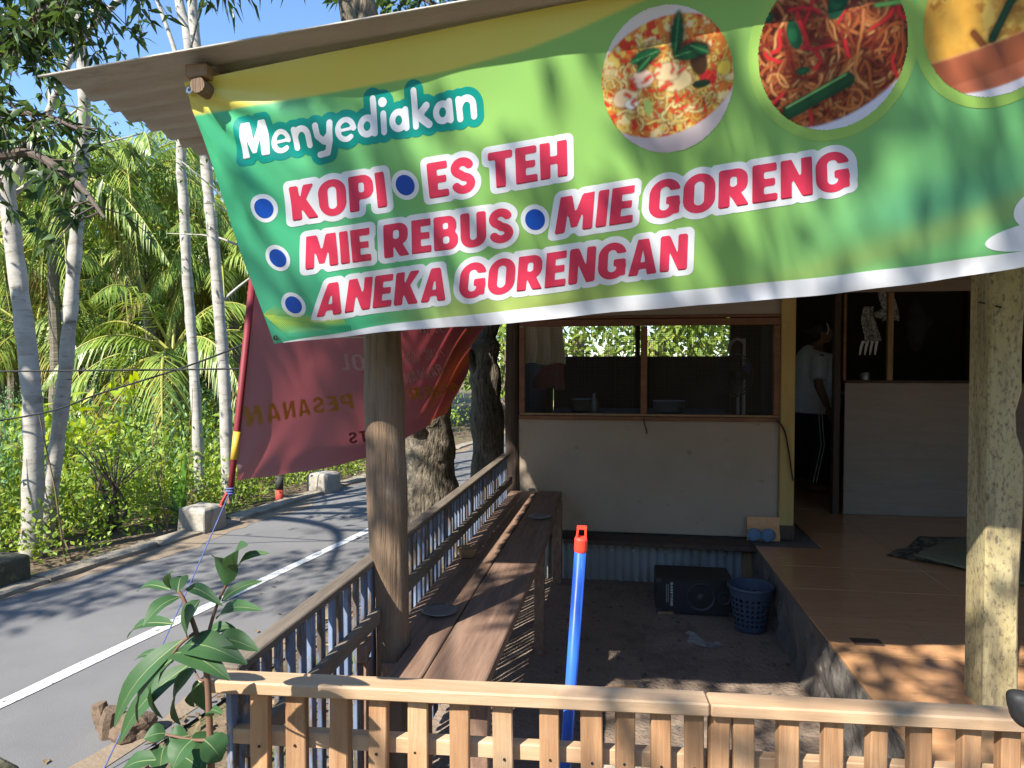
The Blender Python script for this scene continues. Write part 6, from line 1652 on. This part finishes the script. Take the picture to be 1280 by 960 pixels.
mass('undergrowth', 'bright green bushes covering the garden floor', scatter(850, 3.2, 14, .7, 7.5), .3, .95, 36, .10, .05, M['leaf_bush'], .17)
mass('undergrowth', 'blue-green feathery plants filling the garden', scatter(800, 4.0, 15, 1.0, 8), .35, 1.15, 46, .10, .022, M['leaf_fern'], .20, .6)
B = np.stack([r.uniform(-3, 4, 420), r.uniform(8.6, 14, 420), np.zeros(420)], 1); B = B[B[:, 0] > -2.35 + (B[:, 1] - 4.1) * .1466 + 1.1]
mass('undergrowth', 'green plants growing behind the kitchen', B, .4, 1.5, 44, .13, .06, M['leaf_bush'], .25)
B = np.stack([r.uniform(-1.5, -.86, 40), r.uniform(5.0, 8.4, 40), np.zeros(40)], 1)
mass('undergrowth', 'low weeds around the roadside trunks', B, .08, .35, 20, .05, .02, M['leaf_bush'], .08)
# dry stalks
m = MB(); random.seed(6)
for k in range(170):
    y = random.uniform(3.5, 10.5); x = edge_x(y) - random.uniform(.05, 4.5); h = random.uniform(.3, 1.3); b = Vector((x, y, 0)); e = b + Vector((random.uniform(-.2, .2), random.uniform(-.2, .2), h))
    m.tube([b, b.lerp(e, .5) + Vector((random.uniform(-.05, .05), 0, 0)), e], [.008, .006, .003], 4)
tag(m.build('dry_stalks', M['litter']), 'thin dry stalks standing among the weeds', 'stalks', kind='stuff')
# far wood
parts = []; tk = MB(); random.seed(12); r = np.random.default_rng(33)
def crown(c, rad, n, L):
    nb = 9
    for _ in range(nb):
        d = r.normal(size=3); d /= np.linalg.norm(d); d[1] -= .2
        cc = np.array(c) + d * np.array(rad) * .62; parts.append(clump(r, cc, np.array(rad) * .45, n // nb, L, L * .5, shell=.2))
for k in range(84):
    a = math.radians(r.uniform(-58, -17)); dist = r.uniform(15.5, 30); x, y = dist * math.sin(a), dist * math.cos(a)
    top = min(dist * math.tan(math.radians(r.uniform(8, 15.5))) + 1.45, 8.5); rad = r.uniform(1.3, 2.2)
    crown((x, y, top - rad * .8), (rad, rad, rad * .85), 620, .26)
    if k % 2: crown((x + r.normal(), y + r.normal(), top * .35), (rad * 1.1, rad, rad * .8), 420, .26)
    tk.tube([(x, y, -.1), (x + r.normal() * .3, y, top - rad)], [.16, .09], 7)
for k in range(16):
    a = math.radians(r.uniform(-16, 22)); dist = r.uniform(15, 24); x, y = dist * math.sin(a), dist * math.cos(a); crown((x, y, r.uniform(1.6, 3.4)), (1.9, 1.9, 1.5), 560, .26); tk.tube([(x, y, -.1), (x, y, 2)], .14, 6)
for k in range(46):  # unseen tree mass added behind the camera to cut sky fill
    a = math.radians(r.uniform(105, 262)); dist = r.uniform(11, 19); x, y = dist * math.sin(a), dist * math.cos(a); rad = r.uniform(1.8, 2.8)
    crown((x, y, r.uniform(2.2, 4.2)), (rad, rad, rad * 1.1), 420, .42); tk.tube([(x, y, -.1), (x, y, 3)], .16, 6)
V, F = join(parts); tag(link('far_wood', fast_mesh('far_wood', V, F, M['leaf_wood'])), 'dense wood of trees closing off the garden, plus unseen trees added behind the viewer', 'wood', kind='stuff')
tag(tk.build('far_trunks', M['bark_palm']), 'thin trunks standing in the wood behind the palms and under the added trees behind the viewer', 'trunks', kind='stuff')

# ---- leafy sapling in the near left corner
random.seed(17)
pl = thing('leafy_sapling', (-0.645, 1.0, 0), 'young broad-leaved plant in the near left corner before the fence', 'plant')
LV = [(-0.583, 0.976, 1.13, -0.538, 0.918, 1.19, 0.0284), (-0.614, 0.994, 1.098, -0.595, 0.942, 1.167, 0.031), (-0.569, 0.957, 1.139, -0.511, 0.936, 1.174, 0.0142), (-0.655, 1.051, 1.05, -0.599, 1.077, 1.083, 0.0168), (-0.652, 1.034, 1.028, -0.556, 0.991, 1.07, 0.022), (-0.69, 1.009, 1.085, -0.608, 0.972, 1.08, 0.0168), (-0.674, 0.969, 1.085, -0.696, 0.912, 1.065, 0.0246), (-0.681, 0.974, 1.091, -0.701, 1.015, 1.107, 0.0207), (-0.742, 1.041, 1.069, -0.83, 1.068, 1.059, 0.0142), (-0.738, 1.038, 1.073, -0.706, 0.991, 1.121, 0.0116), (-0.65, 0.984, 1.076, -0.682, 0.989, 1.008, 0.0297), (-0.729, 1.031, 1.015, -0.851, 1.063, 0.979, 0.0194), (-0.725, 1.047, 0.982, -0.822, 0.987, 0.857, 0.0439), (-0.719, 1.017, 0.965, -0.811, 1.027, 0.844, 0.0439), (-0.694, 1.006, 0.991, -0.563, 0.957, 1.0, 0.0362), (-0.71, 1.002, 0.979, -0.581, 0.943, 0.982, 0.0336), (-0.705, 1.053, 0.931, -0.775, 1.087, 0.812, 0.0349), (-0.643, 1.01, 0.999, -0.551, 0.976, 1.011, 0.0284), (-0.68, 1.05, 0.993, -0.632, 1.049, 1.01, 0.0207), (-0.694, 1.047, 0.909, -0.734, 1.079, 0.853, 0.0207), (-0.729, 1.006, 0.843, -0.753, 0.986, 0.845, 0.0258), (-0.696, 1.016, 0.836, -0.725, 0.998, 0.83, 0.031), (-0.656, 0.968, 0.859, -0.667, 0.934, 0.836, 0.0388), (-0.664, 1.039, 0.833, -0.648, 0.975, 0.814, 0.0414), (-0.627, 0.955, 0.869, -0.6, 0.96, 0.837, 0.0362), (-0.729, 0.981, 0.813, -0.791, 0.975, 0.795, 0.0258), (-0.701, 1.002, 0.81, -0.64, 0.973, 0.807, 0.0388), (-0.772, 1.06, 0.785, -0.746, 1.013, 0.773, 0.0336), (-0.643, 0.995, 0.884, -0.597, 0.95, 0.92, 0.0129)]
for k in range(14):                                      # more leaves low on the stem and inside the plant
    q = LV[(k * 5 + 12) % 29]; dz = random.uniform(-.16, .0); a = random.uniform(-.06, .06)
    if q[3] > -.68: continue
    a = -abs(a)
    LV.append((q[0] + a, q[1] + random.uniform(-.02, .08), max(q[2] + dz, .6), q[3] + a + random.uniform(-.04, .04), q[4] + random.uniform(0, .1), max(q[5] + dz + random.uniform(-.04, .02), .56), q[6]))
for i, q in enumerate(LV):
    b = Vector(q[:3]); t = Vector(q[3:6]); w = q[6]; d = t - b; L = d.length; d.normalize()
    vw = (b - Vector((0, 0, 1.45))).normalized(); nrm = (-vw * .55 + Vector((-.2 + random.uniform(-.3, .3), -.15, .75))).normalized()
    side = d.cross(nrm).normalized(); nrm = side.cross(d).normalized(); V = []; F = []; n = 8
    for k in range(n + 1):
        u = k / n; c = b + d * L * u + nrm * (.12 * L * math.sin(math.pi * u)) - nrm * .10 * L * u * u
        ww = (w if w < .043 else w * .72) * .66 * (math.sin(math.pi * min(u ** .8 * .97 + .02, 1)) ** .75)
        for s_ in (-1, -.5, 0, .5, 1): V.append(c + side * ww * s_ + nrm * (abs(s_) * ww * .28 + .05 * ww * math.sin(u * 14 + i) * abs(s_)))
    for k in range(n):
        for s_ in range(4): F.append((k * 5 + s_, k * 5 + s_ + 1, (k + 1) * 5 + s_ + 1, (k + 1) * 5 + s_))
    m = MB(); m.add(V, F); lf_ = m.build('leaf', M['leaf_plant'], pl, smooth=True)
    m = MB(); V2 = []
    for k in range(n + 1):
        c = Vector(V[k * 5 + 2]) + nrm * .0005; V2 += [c - side * .0009 * (1.15 - k / n), c + side * .0009 * (1.15 - k / n)]
    m.add(V2, [(2 * k, 2 * k + 1, 2 * k + 3, 2 * k + 2) for k in range(n)]); m.build('midrib', M['stem_green'], lf_)
m = MB()
for pts, r0, r1 in (([(-.66, 1.0, -.02), (-.65, 1.0, .4), (-.645, 1, .763), (-.647, 1, .875), (-.651, 1, .953), (-.668, 1, 1.018), (-.689, 1, 1.069), (-.7, 1, 1.084)], .0075, .0025), ([(-.65, 1, 1.006), (-.633, 1, 1.059), (-.614, 1, 1.098), (-.595, 1, 1.128)], .003, .0018),
                    ([(-.668, 1, 1.018), (-.693, 1, .999), (-.711, 1, .978)], .003, .002), ([(-.647, 1, .842), (-.678, 1, .84), (-.725, 1, .845)], .003, .002), ([(-.65, 1, .94), (-.69, 1.04, .92), (-.705, 1.05, .93)], .002, .0015)):
    limb(m, pts, r0, r1, 7, 4, 0)
m.build('stem', M['stem_red'], pl, smooth=True)
# dry leaf litter on the verge
n = 1400; r = np.random.default_rng(8)
P = np.stack([r.uniform(-1.75, -.78, n), r.uniform(.6, 4.5, n), r.uniform(0.0, .012, n)], 1); P[:, 0] -= .5 * (r.random(n) < .04)
V, F = leaves(P, rdir(n, r) * np.array([1, 1, .15]), rdir(n, r, 4), r.uniform(.025, .055, n), r.uniform(.012, .024, n), fold=.2, droop=0)
V[:, 2] = np.maximum(V[:, 2], .004)
tag(link('leaf_litter', fast_mesh('leaf_litter', V, F, M['litter'])), 'dry fallen leaves on the verge beside the blue fence', 'leaf litter', kind='stuff')
# cables
def cable(pts, label, rad=.006, name='cable'):
    m = MB(); m.tube(catmull(pts, 8), rad, 6); m.solo(name, M['cable'], pts[0], label, 'cable')
cable([(-7.5, 4.1, 1.36), (-4.08, 4.0, 1.40), (-2.35, 4.0, 1.42), (-1.46, 4.78, 1.45)], 'black cable crossing level in front of the garden')
cable([(-7.0, 4.2, .75), (-4.09, 4.0, 1.07), (-3.3, 4.0, 1.267), (-2.34, 4.0, 1.566), (-1.285, 4.2, 2.11)], 'black cable rising towards the stall in front of the garden')
cable([(-3.15, 5.2, 5.4), (-3.35, 5.2, 4.4), (-3.55, 5.2, 3.7)], 'dark cord hanging in the sky above the roof edge', .008)
cable([(1.03, 4.61, 1.09), (1.075, 4.605, 1.02), (1.10, 4.60, .9), (1.13, 4.60, .7)], 'thin black cord running down the yellow doorway post', .005)

# ------------------------------------------------------------------ parked motorbike, only its mirror reaches into view
mo = thing('motorbike', (0.95, 0.55, 0), 'black parked motorbike whose mirror shows at the right edge before the fence', 'motorbike')
def wheel(x, y):
    m = MB(); m.lathe([(.20, -.035), (.235, -.045), (.262, -.025), (.268, 0), (.262, .025), (.235, .045), (.20, .035), (.20, -.035)], (x, y, .268), 28, M=rotm(rx=math.pi / 2, rz=-.35)); w = m.build('wheel', M['black'], mo, smooth=True)
    m = MB(); m.lathe([(.2, -.03), (.185, -.02), (.185, .02), (.2, .03)], (x, y, .268), 28, M=rotm(rx=math.pi / 2, rz=-.35)); m.lathe([(0, -.05), (.035, -.05), (.035, .05), (0, .05)], (x, y, .268), 12, M=rotm(rx=math.pi / 2, rz=-.35))
    for k in range(6):
        a = k * math.pi / 3; q = rotm(rz=-.35) @ Vector((math.cos(a) * .19, 0, math.sin(a) * .19)); m.tube([(x, y, .268), Vector((x, y, .268)) + q], .012, 6)
    m.build('rim', M['steel'], w)
wheel(0.70, 0.72); wheel(1.83, 0.31)
m = MB(); m.tube([(0.70, .66, .27), (0.80, .62, .62), (0.86, .60, .84)], .022, 8); m.tube([(0.71, .78, .27), (0.81, .74, .62), (0.88, .70, .84)], .022, 8); m.build('fork', M['steel'], mo)
m = MB(); m.tube(catmull([(0.93, 0.36, .80), (0.89, .50, .845), (0.865, .66, .85), (0.80, .80, .845), (0.80, .95, .80)], 5), .011, 10); m.build('handlebar', M['blackcone'], mo, smooth=True)
m = MB(); m.blob((0.84, .67, .76), (.10, .12, .10), amp=.04, sub=3); m.build('headlight_cowl', M['black'], mo, smooth=True)
m = MB(); m.tube(catmull([(0.9, .63, .7), (1.05, .55, .42), (1.3, .48, .38), (1.55, .42, .55), (1.95, .28, .66)], 5), [.06] * 8 + [.11] * 8 + [.07] * 5, 12); m.build('frame_body', M['black'], mo, smooth=True)
m = MB(); m.blob((1.5, .43, .72), (.36, .12, .06), amp=.03, sub=3); m.build('seat', M['blackcone'], mo, smooth=True)
m = MB(); m.tube(catmull([(0.80, .83, .845), (0.77, .88, .93), (0.68, .93, .965), (0.565, .985, .985)], 5), .005, 8); m.build('mirror_stem', M['blackcone'], mo, smooth=True)
mi_ = MB(); V = []; F = []
mc = Vector((0.558, 1.0, .982)); mx_ = Vector((.93, -.30, -.12)).normalized(); mz_ = Vector((.10, .06, 1)).normalized(); my_ = mx_.cross(mz_).normalized(); mz_ = my_.cross(mx_).normalized() * -1 if my_.cross(mx_).z > 0 else my_.cross(mx_).normalized()
out = []
for q in range(24):
    t = 2 * math.pi * q / 24; cx_ = math.copysign(abs(math.cos(t)) ** .55, math.cos(t)); sy_ = math.copysign(abs(math.sin(t)) ** .55, math.sin(t))
    out.append((.052 * cx_ * (.80 + .20 * sy_), .030 * sy_))
for dy, sc_ in ((-.010, .90), (-.004, 1.0), (.008, .96), (.016, .7)):
    for a_, b_ in out: V.append(mc + mx_ * a_ * sc_ * .72 + mz_ * -b_ * sc_ * .8 + my_ * dy * .8)
for k in range(3):
    for q in range(24): F.append((k * 24 + q, k * 24 + (q + 1) % 24, (k + 1) * 24 + (q + 1) % 24, (k + 1) * 24 + q))
F += [tuple(range(23, -1, -1)), tuple(72 + q for q in range(24))]
mi_.add(V, F); mi_.build('mirror', M['black'], mo, smooth=True)
#MARK4
